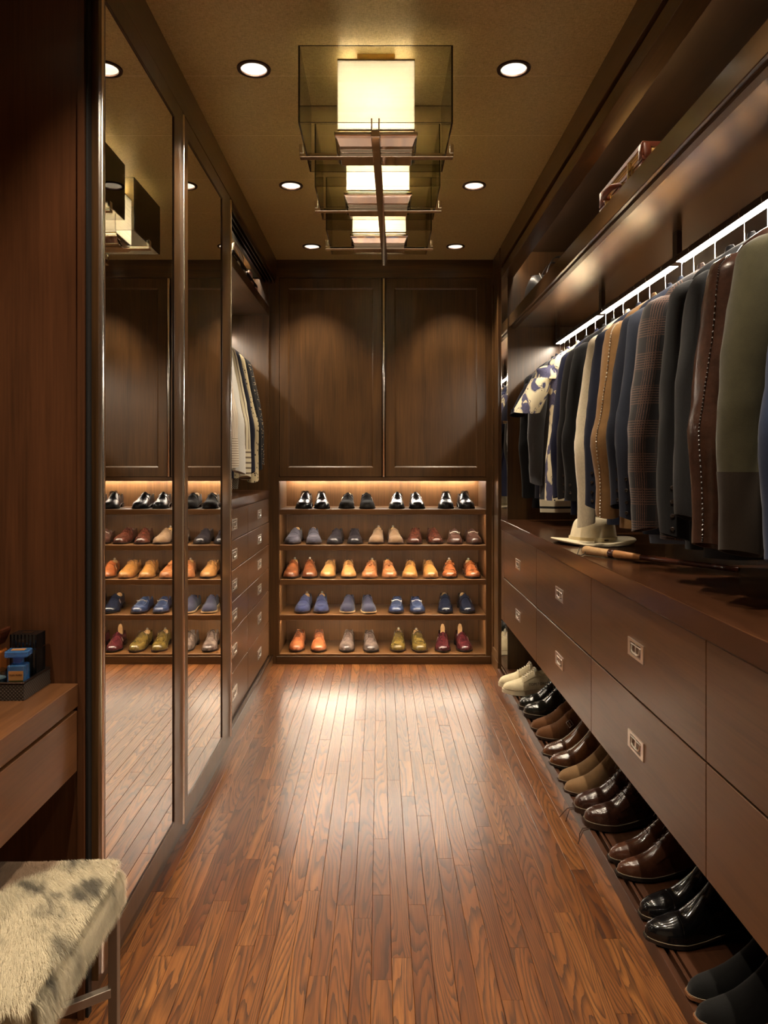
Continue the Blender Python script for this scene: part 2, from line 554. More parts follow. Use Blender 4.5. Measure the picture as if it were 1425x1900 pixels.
# floor: a subfloor with every plank its own piece
floor = structure('floor', MB().box(XL, XR, Y0, Y1, -0.06, -0.0195), M_FLOOR)
PWID = 0.0515
rf = random.Random(11)
x = -0.742
while x < 0.80:
    y = 0.95 - rf.random() * 0.6
    while y < YB + 0.02:
        ln = rf.choice((0.32, 0.45, 0.6, 0.75, 0.95, 1.2)) * (0.85 + 0.3 * rf.random())
        ye = min(y + ln, YB + 0.02)
        if YB + 0.02 - ye < 0.12: ye = YB + 0.02
        g, ch, zt = 0.0003, 0.0009, rf.uniform(-0.0003, 0.0)
        x0, x1 = x + g, x + PWID - g
        poly = [(x0, -0.019), (x1, -0.019), (x1, zt - ch), (x1 - ch, zt), (x0 + ch, zt), (x0, zt - ch)]
        MB().prism(poly, 1, y + g, ye - g).build('plank', M_FLOOR, floor)
        y = ye
    x += PWID

# ceiling: a slab with lamp openings, faced with strips of grasscloth
DOWN = [(-0.413, 2.477), (0.440, 2.477), (-0.413, 3.515), (0.440, 3.515), (-0.405, 4.498), (0.452, 4.498),
        (-0.413, 1.44), (0.440, 1.44), (-0.413, 0.40), (0.440, 0.40), (-0.97, 1.02)]  # this row: out of view, added to light the near end
RH = 0.0425
def holed(mb, x0, x1, y0, y1, z, holes, n=20):
    loops = [[Vector((x0, y0, z)), Vector((x1, y0, z)), Vector((x1, y1, z)), Vector((x0, y1, z))]]
    for (cx, cy) in holes:
        loops.append([Vector((cx + RH * math.cos(-2 * PI * k / n), cy + RH * math.sin(-2 * PI * k / n), z)) for k in range(n)])
    flat = [p for l in loops for p in l]
    b = len(mb.v)
    mb.v.extend([tuple(p) for p in flat])
    for t in tessellate_polygon(loops): mb.face([b + i for i in t])
    return mb
ceil = structure('ceiling', holed(MB(), XL, XR, Y0, Y1, ZC + 0.0012, DOWN), M_CEILBACK)
seams = [Y0] + [2.524 - 0.4575 * k for k in (6, 5, 4, 3, 2, 1)] + [2.524 + 0.4585 * k for k in range(0, 5)] + [YB + 0.02]
for i in range(len(seams) - 1):
    a, b = seams[i] + 0.0011, seams[i + 1] - 0.0011
    hs = [p for p in DOWN if a < p[1] < b and p[0] > -0.65]
    holed(MB(), -0.70, 0.76, a, b, ZC, hs).build('wallpaper_strip', M_CEIL, ceil)
structure('trim_19', MB().box(XL, XR, Y0, Y1, 2.69, 2.72), M_BLACK)

# recessed downlights
spot_data = bpy.data.lights.new('downlight_beam', 'SPOT')
spot_data.energy = P_DOWN; spot_data.color = WARM_DOWN
spot_data.spot_size = math.radians(82); spot_data.spot_blend = 0.55; spot_data.shadow_soft_size = 0.022
where = ['beside the first glass box of the pendant, mirror side', 'beside the first glass box of the pendant, clothes side',
         'beside the middle glass box, mirror side', 'beside the middle glass box, clothes side',
         'before the cabinet doors, shirt side', 'before the cabinet doors, jacket side',
         'added out of view above the vanity end, mirror side', 'added out of view above the vanity end, jacket side',
         'added unseen behind the viewer, mirror side', 'added unseen behind the viewer, jacket side', 'added unseen straight above the vanity desk']
for i, (cx, cy) in enumerate(DOWN):
    t = thing('downlight', 'recessed round downlight ' + where[i], 'downlight', (cx, cy, ZC), 0, 'recessed ceiling downlights')
    MB().lathe([(RH, 0.004), (RH, -0.004), (0.047, -0.006), (0.0545, -0.0045), (0.0555, -0.0005)], 32, (cx, cy, ZC), False, False).build('trim_ring', M_BRONZE, t, 60)
    MB().lathe([(RH + 0.0006, -0.002), (0.040, 0.014), (0.035, 0.035), (0.027, 0.055), (0.024, 0.062)], 32, (cx, cy, ZC), False, True).build('reflector', M_WHITECUP, t, 60)
    MB().lathe([(0.019, 0.054), (0.021, 0.058)], 20, (cx, cy, ZC), True, True).build('lamp', M_LAMPDISC, t)
    lo = bpy.data.objects.new('downlight_beam', spot_data); C.objects.link(lo); lo.parent = t; lo.location = (0, 0, 0.048)

# crown fascias, fillers and returns in walnut
HX = -0.655
structure('trim_1', MB().box(HX - 0.06, HX, 1.75, YB, 2.441, ZC), M_WY, bevel=0.001)                  # beam over the sliding doors
structure('trim_2', MB().box(HX - 0.06, HX, Y0, 1.75, 2.441, ZC), M_WY)
mb = MB().box(0.72, 0.80, Y0, 4.5, 2.452, ZC)                                                         # valance over the open wardrobe
mb.box(0.745, 0.80, Y0, 4.5, 2.44, 2.452)
mb.box(0.728, 0.80, Y0, 4.5, 2.385, 2.44)
structure('trim_3', mb, M_WY, bevel=0.0015)
mb = MB().box(HX, 0.72, YB, YB + 0.03, 2.453, ZC)                                                      # header over the tall doors
structure('trim_4', mb, M_WX)
structure('trim_5', MB().box(-0.70, -0.639, YB, YB + 0.03, 0.0, 2.453), M_WZ)
structure('trim_6', MB().box(0.676, 0.72, YB, YB + 0.03, 0.0, 2.453), M_WZ)
mb = MB().box(0.72, 0.75, 4.53, YB + 0.03, 0.0, ZC)                                                    # panelled return
mb.frame(0, 0.711, 0.72, 4.53, YB, 0.075, 2.44, 0.045)
mb.box(0.708, 0.72, 4.53, YB, 0.0, 0.075)
structure('trim_7', mb, M_WZ, bevel=0.001)
# end panel of the open wardrobe, with the polished strip on its edge
ep = structure('trim_8', MB().box(0.7445, XR, 4.503, 4.53, 0.0, ZC - 0.02), M_WZ)
MB().box(0.7275, 0.7445, 4.503, 4.53, 0.0, ZC - 0.02).build('edge_band', M_WZ, ep)
MB().box(0.7280, 0.7600, 4.4995, 4.503, 0.012, 2.536).build('mirror_strip', M_MIRROR, ep)
mb = MB().box(0.7255, 0.7280, 4.497, 4.503, 0.012, 2.536); mb.box(0.7600, 0.7622, 4.497, 4.503, 0.012, 2.536)
mb.build('chrome_bead', M_CHROME, ep)
structure('trim_9', MB().box(1.38, XR, 0.70, 4.503, 0.0, 2.54), M_WZ)                                  # back of the open wardrobe
structure('trim_10', MB().box(0.80, XR, 0.70, 4.503, 2.536, 2.56), wood('shade_darkened_walnut_lid', S(26, 17, 10), S(50, 33, 19), 1))                               # lid of the upper niche, its shade put into a darker walnut colour
structure('trim_11', MB().box(0.7275, XR, 0.68, 0.70, 0.0, ZC - 0.02), M_WZ)
# light bar inside the valance
vl = thing('niche_light', 'slim warm light strip tucked behind the walnut valance over the suitcase shelf', 'light strip', (0.805, 2.6, 2.40))
MB().box(0.8005, 0.812, 0.72, 4.49, 2.432, 2.442).build('led_strip', M_LED_NICHE, vl)

# ================================================================== TALL CABINET AND SHOE SHELVES ON THE END WALL
cab = thing('tall_cabinet', 'tall walnut cabinet with two panelled doors above the lit shoe shelves', 'cabinet', (0.02, YB, 1.162))
mb = MB().box(-0.639, 0.676, YB + 0.024, 5.22, 1.176, 1.187)
mb.box(-0.639, -0.62, YB + 0.024, 5.22, 1.187, 2.453); mb.box(0.657, 0.676, YB + 0.024, 5.22, 1.187, 2.453)
mb.box(-0.639, 0.676, YB, YB + 0.024, 1.162, 1.187)
mb.box(-0.62, 0.657, 5.20, 5.22, 1.187, 2.453)
mb.build('body', M_WX, cab)
for (a, b) in ((-0.636, 0.0135), (0.038, 0.674)):
    d = MB().frame(1, YB - 0.001, YB + 0.022, a, b, 1.190, 2.450, (0.056, 0.056, 0.060, 0.064)).build('door', M_WZ, cab, bevel=0.0015)
    MB().box(a + 0.050, b - 0.050, YB + 0.0075, YB + 0.016, 1.240, 2.392).build('panel', M_WZ, d)
    pr = MB()
    q = [(a + 0.056, 1.250), (b - 0.056, 1.250), (b - 0.056, 2.386), (a + 0.056, 2.386)]
    w = 0.007
    inn = [(q[0][0] + w, q[0][1] + w), (q[1][0] - w, q[1][1] + w), (q[2][0] - w, q[2][1] - w), (q[3][0] + w, q[3][1] - w)]
    rings = [[(p[0], YB + 0.001, p[1]) for p in q], [(p[0], YB + 0.0078, p[1]) for p in inn], [(p[0], YB + 0.009, p[1]) for p in inn], [(p[0], YB + 0.009, p[1]) for p in q]]
    rings.append(rings[0]); pr.loft(rings, False, False)
    pr.build('panel_moulding', M_WZ, d)
mb = MB(); rbox(mb, 0.0185, 0.0330, YB - 0.014, YB + 0.006, 1.190, 2.449, 0.004)
mb.build('pull_bar', M_PULL, cab, 50)

unit = thing('shoe_shelf_unit', 'open walnut shoe shelves with five lit bays below the tall cabinet doors', 'shelf unit', (0.02, YB, 0))
SHZ = [0.982, 0.754, 0.535, 0.310, 0.0625]
SX0, SX1, SYB = -0.637, 0.675, 5.165
MB().box(-0.639, SX0, YB + 0.026, 5.164, 0.05, 1.1655).build('side_panel', M_BACKW, unit)
MB().box(SX1, 0.676, YB + 0.026, 5.164, 0.05, 1.1655).build('side_panel', M_BACKW, unit)
MB().box(SX0, SX1, SYB, SYB + 0.012, 0.05, 1.1655).build('back_panel', M_BACKW, unit)
MB().box(SX0, SX1, YB + 0.026, SYB, 1.1665, 1.1745).build('top_panel', M_BACKW, unit)
for i, z in enumerate(SHZ):
    th = 0.033 if i < 4 else 0.012
    MB().box(SX0, SX1, YB + 0.004, SYB, z - th, z).build('shelf', M_SHELFX, unit, bevel=0.001)
for i, z in enumerate([1.1665] + [s - 0.033 for s in SHZ[:4]]):
    yl = YB + (0.034 if i else 0.335)
    MB().box(SX0 + 0.02, SX1 - 0.02, yl, yl + 0.010, z - 0.0005, z + 0.002).build('led_strip', M_LED_TOP if i == 0 else M_LED_SHOE, unit)
MB().box(-0.435, -0.135, YB + 0.030, YB + 0.036, 0.2722, 0.2765).build('led_strip', M_LED_SHOE, unit, label='loosened end of a light strip hanging into view')
mb = MB().box(-0.655, 0.705, YB - 0.006, 5.2, 0.0, 0.049)
mb.build('kick_board', M_WX, unit, bevel=0.0015)

# ================================================================== MIRRORED WARDROBE
XM = -0.657
def sliding_door(name_label, y0, y1, xf, sl=0.045, sr=0.095, ztop=2.438, zbot=0.069):
    t = thing('sliding_door', name_label, 'sliding door', (xf, (y0 + y1) / 2, zbot), 0, 'mirrored sliding doors')
    MB().frame(0, xf - 0.030, xf + 0.004, y0, y1, zbot, ztop, (sl, sr, 0.061, 0.061)).build('frame', M_WZ, t, bevel=0.001)
    MB().box(xf - 0.008, xf, y0 + sl - 0.002, y1 - sr + 0.002, zbot + 0.059, ztop - 0.059).build('mirror', M_MIRROR, t)
    b = MB().frame(0, xf, xf + 0.0025, y0 + sl, y1 - sr, zbot + 0.061, ztop - 0.061, 0.0030)
    b.build('mirror_bead', M_DARKMET, t)
    p = MB(); rbox(p, xf - 0.004, xf + 0.012, y1 - 0.006, y1 + 0.006, zbot + 0.01, ztop - 0.012, 0.004)
    p.build('edge_pull', M_PULL, t, 50)
    return t
d1 = sliding_door('mirrored sliding wardrobe door with walnut frame, the one next to the vanity', 1.752, 2.497, XM)
p = MB(); rbox(p, XM - 0.004, XM + 0.012, 1.760, 1.772, 0.08, 2.426, 0.004)
p.build('edge_pull', M_PULL, d1, 50)
d2 = sliding_door('mirrored sliding wardrobe door with walnut frame, the one beside the open shirts', 2.503, 3.30, XM - 0.002, 0.074, 0.158)

# track and base
tk = structure('trim_12', MB().box(-0.80, -0.678, 1.752, YB - 0.008, 0.0, 0.05), M_WY, bevel=0.001)
mb = MB()
for xx in (-0.672, -0.690, -0.708): mb.box(xx - 0.010, xx - 0.004, 1.76, YB - 0.01, 0.05, 0.060)
mb.build('rail', M_DARKMET, tk)
tt = structure('trim_13', MB().box(-0.76, HX - 0.061, 1.752, YB - 0.008, 2.436, 2.452), M_BLACK)
mb = MB()
for xx in (-0.664, -0.684, -0.704, -0.724): mb.box(xx - 0.006, xx, 3.32, YB - 0.01, 2.415, 2.441)
mb.build('rail', M_DARKMET, tt)
# end panel beside the vanity, and its edge beads
we = structure('trim_14', MB().box(XL, -0.690, 1.728, 1.750, 0.0, ZC), M_PANEL)
MB().box(-0.690, -0.675, 1.722, 1.750, 0.0, ZC).build('edge_band', M_PANEL, we)
MB().box(-0.673, -0.668, 1.730, 1.750, 0.0, ZC).build('groove', M_BLACK, we)
structure('trim_15', MB().box(XL, -0.70, 4.758, YB - 0.005, 0.0, 2.436), M_WZ)                       # far side panel
structure('trim_16', MB().box(XL, XL + 0.03, 1.75, 4.758, 0.0, 2.45), M_WZ)
structure('trim_17', MB().box(XL, -0.73, 3.225, 3.25, 0.0, 2.20), M_WZ)                                # divider behind the doors
structure('trim_18', MB().box(XL, -0.72, 1.75, 4.758, 2.5, 2.52), M_WY)

ws = thing('wardrobe_shelf', 'long walnut shelf over the hanging shirts inside the mirrored wardrobe', 'shelf', (-0.9, 3.9, 2.209))
MB().box(-1.28, -0.700, 1.78, 4.757, 2.209, 2.264).build('board', M_WY, ws, bevel=0.001)
ll = thing('wardrobe_light', 'warm light strip under the wardrobe beam shining on the black cases', 'light strip', (-0.745, 4.0, 2.425))
MB().box(-0.768, -0.762, 3.3, 4.74, 2.456, 2.462).build('led_strip', M_LED_LEFT, ll)
lr = thing('shirt_rail', 'lit rail carrying the hanging shirts in the mirrored wardrobe', 'hanging rail', (-0.98, 4.0, 2.10))
MB().box(-0.990, -0.970, 3.26, 4.757, 2.092, 2.112).build('bar', M_DARKMET, lr)
MB().box(-0.987, -0.973, 3.28, 4.74, 2.089, 2.092).build('led_strip', M_LED_RAIL, lr)
for yy in (3.4, 4.7): MB().box(-0.986, -0.974, yy - 0.01, yy + 0.01, 2.112, 2.209).build('bracket', M_DARKMET, lr)

# ------------------------------------------------------------------ handles: framed plate with a sunk bail pull
def handle_mesh():
    mb = MB()
    # plate in the local YZ plane, facing -X; origin at its centre on the drawer face
    L, H = 0.064, 0.0255
    mb.frame(0, -0.0035, 0.0, -L, L, -H, H, (0.020, 0.020, 0.0075, 0.0075))
    l2, h2 = L - 0.020, H - 0.0075
    def rr(x, sy, sz, n=20):
        pts = []
        for k in range(n):
            a = 2 * PI * k / n
            c, s_ = math.cos(a), math.sin(a)
            pts.append((x, math.copysign(abs(c) ** 0.5, c) * sy, math.copysign(abs(s_) ** 0.5, s_) * sz))
        return pts
    mb.loft([rr(-0.0005, l2, h2), rr(0.002, l2 * 0.9, h2 * 0.86), rr(0.004, l2 * 0.5, h2 * 0.5)], False, True)
    mb.tube([(-0.001, -l2 * 0.72, h2 * 0.5), (-0.0035, -l2 * 0.70, -h2 * 0.35), (-0.0045, -l2 * 0.45, -h2 * 0.55), (-0.0045, l2 * 0.45, -h2 * 0.55), (-0.0035, l2 * 0.70, -h2 * 0.35), (-0.001, l2 * 0.72, h2 * 0.5)], 0.0028, 8)
    mb.tube([(-0.001, -l2 * 0.95, h2 * 0.62), (-0.002, 0, h2 * 0.66), (-0.001, l2 * 0.95, h2 * 0.62)], 0.0022, 6)
    mb.box(-0.003, 0.001, -0.004, 0.004, -h2 * 0.9, h2 * 0.9)
    return mb.mesh('handle', M_NICKEL, 40)
ME_HANDLE = handle_mesh()
def add_handle(parent, x, y, z, flip=False):
    o = bpy.data.objects.new('handle', ME_HANDLE); C.objects.link(o); o.parent = parent
    w = world_loc(parent)
    o.location = (x - w.x, y - w.y, z - w.z)
    if flip: o.rotation_euler = (0, 0, PI)
    return o

# chest of drawers in the wardrobe
chest = thing('chest_of_drawers', 'built-in chest of twelve walnut drawers below the hanging shirts', 'drawers', (-0.98, 4.0, 0.0))
CX = -0.700
MB().box(-1.28, CX - 0.020, 3.251, 4.757, 0.061, 1.056).build('body', M_WZ, chest)
MB().box(-1.28, CX + 0.006, 3.251, 4.757, 1.057, 1.105).build('top', M_TOP, chest, bevel=0.0015)
zl = [1.054, 0.904, 0.7626, 0.6125, 0.4707, 0.276, 0.064]
for (ya, yb) in ((3.253, 4.006), (4.010, 4.755)):
    for k in range(6):
        d = MB().box(CX - 0.019, CX, ya, yb, zl[k + 1] + 0.0035, zl[k] - 0.001).build('drawer', M_FRONT, chest, bevel=0.0012)
        add_handle(d, CX, (ya + yb) / 2, (zl[k] + zl[k + 1]) / 2, True)

# ================================================================== OPEN WARDROBE: DRAWERS, TOP, SHELF, RAIL, PLATFORM
DX = 0.727
bank = thing('drawer_cabinet', 'long wall-hung walnut drawer cabinet above the row of boots', 'drawers', (1.05, 2.6, 0.346))
MB().box(DX + 0.019, 1.378, 0.705, 4.498, 0.346, 0.879).build('body', M_WY, bank)
MB().box(DX, DX + 0.019, 4.418, 4.499, 0.346, 0.879).build('filler', M_FRONT, bank)
bounds = [4.416, 3.501, 2.593, 1.681, 0.770]
for k in range(4):
    for (za, zb_) in ((0.608, 0.8775), (0.3475, 0.603)):
        d = MB().box(DX, DX + 0.018, bounds[k + 1] + 0.0018, bounds[k] - 0.0018, za, zb_).build('drawer', M_FRONT, bank, bevel=0.0014)
        add_handle(d, DX, (bounds[k] + bounds[k + 1]) / 2, (za + zb_) / 2)
top = MB().box(0.7215, 1.379, 0.705, 4.499, 0.8805, 0.939).build('worktop', M_TOP, None, bevel=0.002)
tag(top, 'long polished walnut worktop carrying the cream hat and the long stick', 'worktop')

us = thing('upper_shelf', 'thick long walnut shelf carrying the suitcase above the jackets', 'shelf', (1.07, 2.6, 2.086))
mb = MB().box(0.770, 1.379, 0.705, 4.499, 2.086, 2.155)
mb.build('board', M_SHELFEDGE, us, bevel=0.002)
MB().box(0.788, 0.810, 0.71, 4.49, 2.0785, 2.086).build('under_lip', M_WY, us)
RX, RZ = 1.05, 1.987
rail = thing('hanging_rail', 'lit metal hanging rail carrying the jackets under the thick shelf', 'hanging rail', (RX, 2.6, RZ))
MB().box(RX - 0.012, RX + 0.014, 0.72, 4.496, RZ - 0.008, RZ + 0.014).build('bar', M_DARKMET, rail)
mb = MB()
for (ya, yb) in ((0.73, 1.73), (1.79, 2.63), (2.69, 3.53), (3.59, 4.42)):
    mb = MB().box(RX - 0.016, RX + 0.014, ya, yb, RZ - 0.0120, RZ - 0.008); mb.mi = [0, 1, 1, 1, 1, 1]
    mb.build('led_strip', [M_LED_RAIL, M_DARKMET], rail)
for yy in (1.76, 2.66, 3.56, 4.45):
    mb = MB().box(RX - 0.010, RX + 0.008, yy - 0.022, yy + 0.022, RZ + 0.008, 2.085)
    mb.box(RX - 0.016, RX + 0.016, yy - 0.026, yy + 0.026, RZ - 0.012, RZ + 0.012)
    mb.build('bracket', M_DARKMET, rail, bevel=0.001)

plat = thing('shoe_platform', 'low walnut shoe platform with a ledge rail beneath the long drawer cabinet', 'platform', (1.0, 2.6, 0))
MB().box(0.745, 1.379, 0.705, 4.499, 0.0, 0.047).build('deck', M_PLAT, plat)
MB().box(0.700, 0.716, 0.705, 4.499, 0.0, 0.050).build('ledge_rail', M_PLAT, plat, bevel=0.001)
MB().box(0.728, 0.737, 0.705, 4.499, 0.0, 0.050).build('heel_rail', M_PLAT, plat, bevel=0.001)
MB().box(0.716, 0.745, 0.705, 4.499, 0.0, 0.025).build('groove', M_PLAT, plat)

# ================================================================== PENDANT WITH THREE GLASS BOXES
pen = thing('pendant_light', 'long ceiling light of three smoked glass boxes on polished nickel bars with lit woven shades', 'ceiling light', (0.0, 2.98, ZC))
rotp = 0.013
def px_off(y): return (y - 2.98) * 0.024
bulb = bpy.data.lights.new('bulb_glow', 'POINT'); bulb.energy = P_BULB; bulb.color = WARM_BULB; bulb.shadow_soft_size = 0.03
for k in range(3):
    yo = 0.522 * k
    cx = -0.007 + px_off(2.465 + yo) * 0.35
    gx0, gx1, gy0, gy1, gz0, gz1 = cx - 0.234, cx + 0.232, 2.270 + yo, 2.657 + yo, 2.298, 2.530
    for (a, b, c_, d_) in ((gx0, gx1, gy0, gy0 + 0.005), (gx0, gx1, gy1 - 0.005, gy1), (gx0, gx0 + 0.005, gy0 + 0.0055, gy1 - 0.0055), (gx1 - 0.005, gx1, gy0 + 0.0055, gy1 - 0.0055)):
        mb = MB().box(a, b, c_, d_, gz0, gz1)
        thin_y = (d_ - c_) < 0.01
        mb.mi = [1, 1, 0, 1, 0, 1] if thin_y else [1, 1, 1, 0, 1, 0]
        mb.build('glass_pane', [M_SMOKE, M_GLASSEDGE], pen)
    # shade: four woven sides, open above and below
    sx0, sx1, sy0, sy1 = cx - 0.1205, cx + 0.1205, 2.360 + yo, 2.575 + yo
    mb = MB().frame(2, 2.314, 2.536, sx0, sx1, sy0, sy1, 0.002)
    sh = mb.build('lamp_shade', M_SHADE, pen)
    for zr in (2.318, 2.5290):
        MB().box(sx0 + .003, sx1 - .003, sy0 + .003, sy1 - .003, zr, zr + .0015).build('added_diffuser', M_DIFF, sh)  # panels added to soften the bulb's spill on the ceiling
    for zr in (2.3105, 2.533):
        MB().frame(2, zr, zr + 0.004, sx0 - 0.001, sx1 + 0.001, sy0 - 0.001, sy1 + 0.001, 0.004).build('shade_ring', M_BRASS, sh)
    MB().lathe([(0.004, -0.035), (0.018, -0.028), (0.028, -0.005), (0.026, 0.014), (0.014, 0.034), (0.012, 0.05)], 16, (cx, 2.4675 + yo, 2.455)).build('bulb', M_LAMPDISC, pen, 60)
    lo = bpy.data.objects.new('bulb_glow', bulb); C.objects.link(lo); lo.parent = pen
    lo.location = (cx, 2.4675 + yo - 2.98, 2.41 - ZC)
    # ceiling canopy, stem, bottom plate, cross bar with turned-up ends
    MB().box(cx - 0.06, cx + 0.06, 2.385 + yo, 2.55 + yo, 2.545, ZC).build('canopy', M_BRASS, pen, bevel=0.002)
    mb = MB(); mb.tube([(cx, 2.4675 + yo, 2.532), (cx, 2.4675 + yo, 2.546)], 0.006, 8); mb.build('stem', M_BRASS, pen, 60)
    mb = MB().loft([[(cx - w_, ya_ + yo, z_), (cx + w_, ya_ + yo, z_), (cx + w_, yb_ + yo, z_), (cx - w_, yb_ + yo, z_)] for (w_, ya_, yb_, z_) in ((.130, 2.350, 2.572, 2.3065), (.130, 2.350, 2.572, 2.294), (.125, 2.362, 2.562, 2.290), (.117, 2.392, 2.545, 2.2765))])
    mb.build('bottom_plate', M_CHROME, pen, bevel=0.002)
    yb_ = 2.455 + yo
    mb = MB().box(cx - 0.248, cx + 0.250, yb_ - 0.014, yb_ + 0.014, 2.264, 2.276)
    mb.box(cx - 0.248, cx - 0.236, yb_ - 0.014, yb_ + 0.014, 2.276, 2.306); mb.box(cx + 0.238, cx + 0.250, yb_ - 0.014, yb_ + 0.014, 2.276, 2.306)
    mb.build('cross_bar', M_CHROME, pen, bevel=0.0015)
mb = MB()
for (za, zb_, wd) in ((2.243, 2.264, 0.013),):
    ya, yb_ = 2.245, 3.70
    xa, xb = -0.013, 0.026
    mb.loft([[(xa - wd, ya, za), (xa + wd, ya, za), (xa + wd, ya, zb_), (xa - wd, ya, zb_)], [(xb - wd, yb_, za), (xb + wd, yb_, za), (xb + wd, yb_, zb_), (xb - wd, yb_, zb_)]])
    for (xx, yy) in ((xa, ya), (xb, yb_ - 0.012)):
        mb.box(xx - wd, xx - wd + 0.004, yy, yy + 0.012, zb_, 2.300); mb.box(xx + wd - 0.004, xx + wd, yy, yy + 0.012, zb_, 2.300)
mb.build('spine_bar', M_CHROME, pen, bevel=0.0015)

# ================================================================== SHOES
HW_S = [0, .01, .04, .1, .2, .3, .4, .5, .6, .7, .8, .88, .94, .975, .99, 1.0]
HW_V = [.006, .015, .0255, .0325, .0345, .0335, .0345, .039, .0455, .0495, .0465, .0385, .0285, .0185, .0115, .003]
class Last:
    """one shoe form; the toe points to local -Y, heel at +Y, sole on z = 0"""
    def __init__(s, length=0.30, width=1.0, height=1.0, toe=0.0, so=0.44, heel=0.025, sole=0.006, boot=0.0, collar=1.0, n=34, k=15, square=0.0):
        s.L, s.W, s.so, s.heel, s.sole, s.n, s.k = length, width, so, heel, sole, n, k
        s.hw_v = list(HW_V)
        if square:                                   # fuller toe
            for i, q in ((11, .003), (12, .005), (13, .007), (14, .007), (15, .004)): s.hw_v[i] += q * square
        h = [(.40, .094), (.45, .088), (.5, .081), (.56, .071), (.62, .061), (.68, .052), (.75, .045), (.82, .039), (.9, .032), (.95, .025), (.98, .016), (1.0, .003)]
        if boot:
            h = [(.30, boot * 1.04), (.36, boot * 1.0), (.40, boot * 0.90), (.45, boot * .66 + .022), (.5, .084 + boot * .14), (.56, .088), (.62, .073), (.68, .060), (.75, .049), (.82, .041), (.9, .034), (.95, .027), (.98, .018), (1.0, .003)]
        s.h_s = [p[0] for p in h]; s.h_v = [p[1] * (height if p[0] < .8 else 1.0) + (toe if .7 < p[0] < .99 else 0) for p in h]
        hc = [(0, .055), (.05, .062), (.12, .060), (.22, .052), (.32, .053), (.40, .066), (.45, .078)]
        if boot: hc = [(0, boot), (.1, boot * 1.02), (.3, boot * 1.03), (.45, boot)]
        s.c_s = [p[0] for p in hc]; s.c_v = [p[1] * collar * (height if not boot else 1) for p in hc]
        s.boot = boot
    def hw(s, t): return float(np.interp(t, HW_S, s.hw_v)) * s.W
    def cx(s, t): return float(np.interp(t, [0, .3, .5, .7, .85, 1], [0.0015, -.001, .0005, .0035, .003, -.001])) * s.W
    def zb(s, t): return float(np.interp(t, [0, .25, .5, .7, .85, 1], [s.heel + .004, s.heel + .002, s.sole + .006, s.sole + .003, s.sole + .005, s.sole + .008]))
    def H(s, t): return float(np.interp(t, s.h_s, s.h_v))
    def P(s, t): return float(np.interp(t, [.4, .5, .6, .72, .85, 1], [1.25, 1.15, 1.0, .85, .7, .6]))
    def y(s, t): return (0.5 - t) * s.L
    def pt(s, t, a):
        c = math.cos(a); si = max(math.sin(a), 0.0)
        hw = s.hw(t); p = s.P(t)
        z = s.H(t) * si ** 0.88
        taper = 1.0
        if s.boot and t < .5: taper = 1.0 - 0.10 * min(1, z / max(s.boot, .01))
        return Vector((s.cx(t) + hw * math.copysign(abs(c) ** p, c) * taper, s.y(t), s.zb(t) + z))
    def nrm(s, t, a):
        e = .01
        d1 = s.pt(min(t + e, .995), a) - s.pt(max(t - e, s.so), a)
        d2 = s.pt(t, min(a + .05, PI)) - s.pt(t, max(a - .05, 0))
        n = d1.cross(d2)
        if n.length < 1e-9: return Vector((0, 0, 1))
        n.normalize()
        c = Vector((s.cx(t), s.y(t), s.zb(t) + .01))
        if n.dot(s.pt(t, a) - c) < 0: n = -n
        return n
    def off(s, t, a, d): return s.pt(t, a) + s.nrm(t, a) * d
    def upper(s):
        mb = MB(); rings = []
        k = s.k; side = (k - 3) // 2            # points on each outer wall
        ts = [s.so * (i / 11.0) ** 1.0 for i in range(11)]
        ts = [0.0, .008, .025] + [t for t in ts if t > .03] + [s.so - .012]
        for t in sorted(ts):
            hw, hc, z0, cx, y = s.hw(t), float(np.interp(t, s.c_s, s.c_v)), s.zb(t), s.cx(t), s.y(t)
            half = []
            m = (k - 1) // 2                    # points from sole edge to centre, excluding centre
            no = m - 3
            for i in range(no):
                u = i / (no - 1)
                bul = 1.0 + .05 * math.sin(u * PI) - .20 * u ** 1.5
                half.append((hw * bul, z0 + hc * u))
            half.append((hw * .72, z0 + hc - .002)); half.append((hw * .70, z0 + hc * .45)); half.append((hw * .5, z0 + .012))
            ring = [Vector((cx + p[0], y, p[1])) for p in half] + [Vector((cx, y, z0 + .011))] + [Vector((cx - p[0], y, p[1])) for p in half[::-1]]
            rings.append(ring)
        m = s.n - len(ts)
        for i in range(m + 1):
            u = i / m
            t = s.so + (0.997 - s.so) * (1 - (1 - u) ** 1.45)
            rings.append([s.pt(t, PI * j / (k - 1)) for j in range(k)])
        mb.loft(rings, True, True)
        return mb
    def soles(s, welt=.004, tread=False):
        mb = MB(); rings = []
        for i in range(40):
            u = i / 39.0
            t = 0.5 - 0.5 * math.cos(u * PI)
            hw = s.hw(min(max(t, .002), .998)) + welt
            zt = s.zb(t) + .0012
            zbm = float(np.interp(t, [0, .255, .275, .42, .62, .74, .9, 1], [0, 0, s.heel - s.sole + .0, max(s.heel - s.sole - .002, .0) * .6, .0015, 0.0, .004, .008]))
            if s.heel <= s.sole + .001: zbm = float(np.interp(t, [0, .1, .7, .9, 1], [.004, 0, 0, .004, .009]))
            y = s.y(t) + (welt * .8 if t < .02 else 0) - (welt * .8 if t > .98 else 0)
            cx = s.cx(t)
            rings.append([Vector((cx + hw, y, zt)), Vector((cx - hw, y, zt)), Vector((cx - hw * .985, y, zbm)), Vector((cx + hw * .985, y, zbm))])
        mb.loft(rings)
        return mb
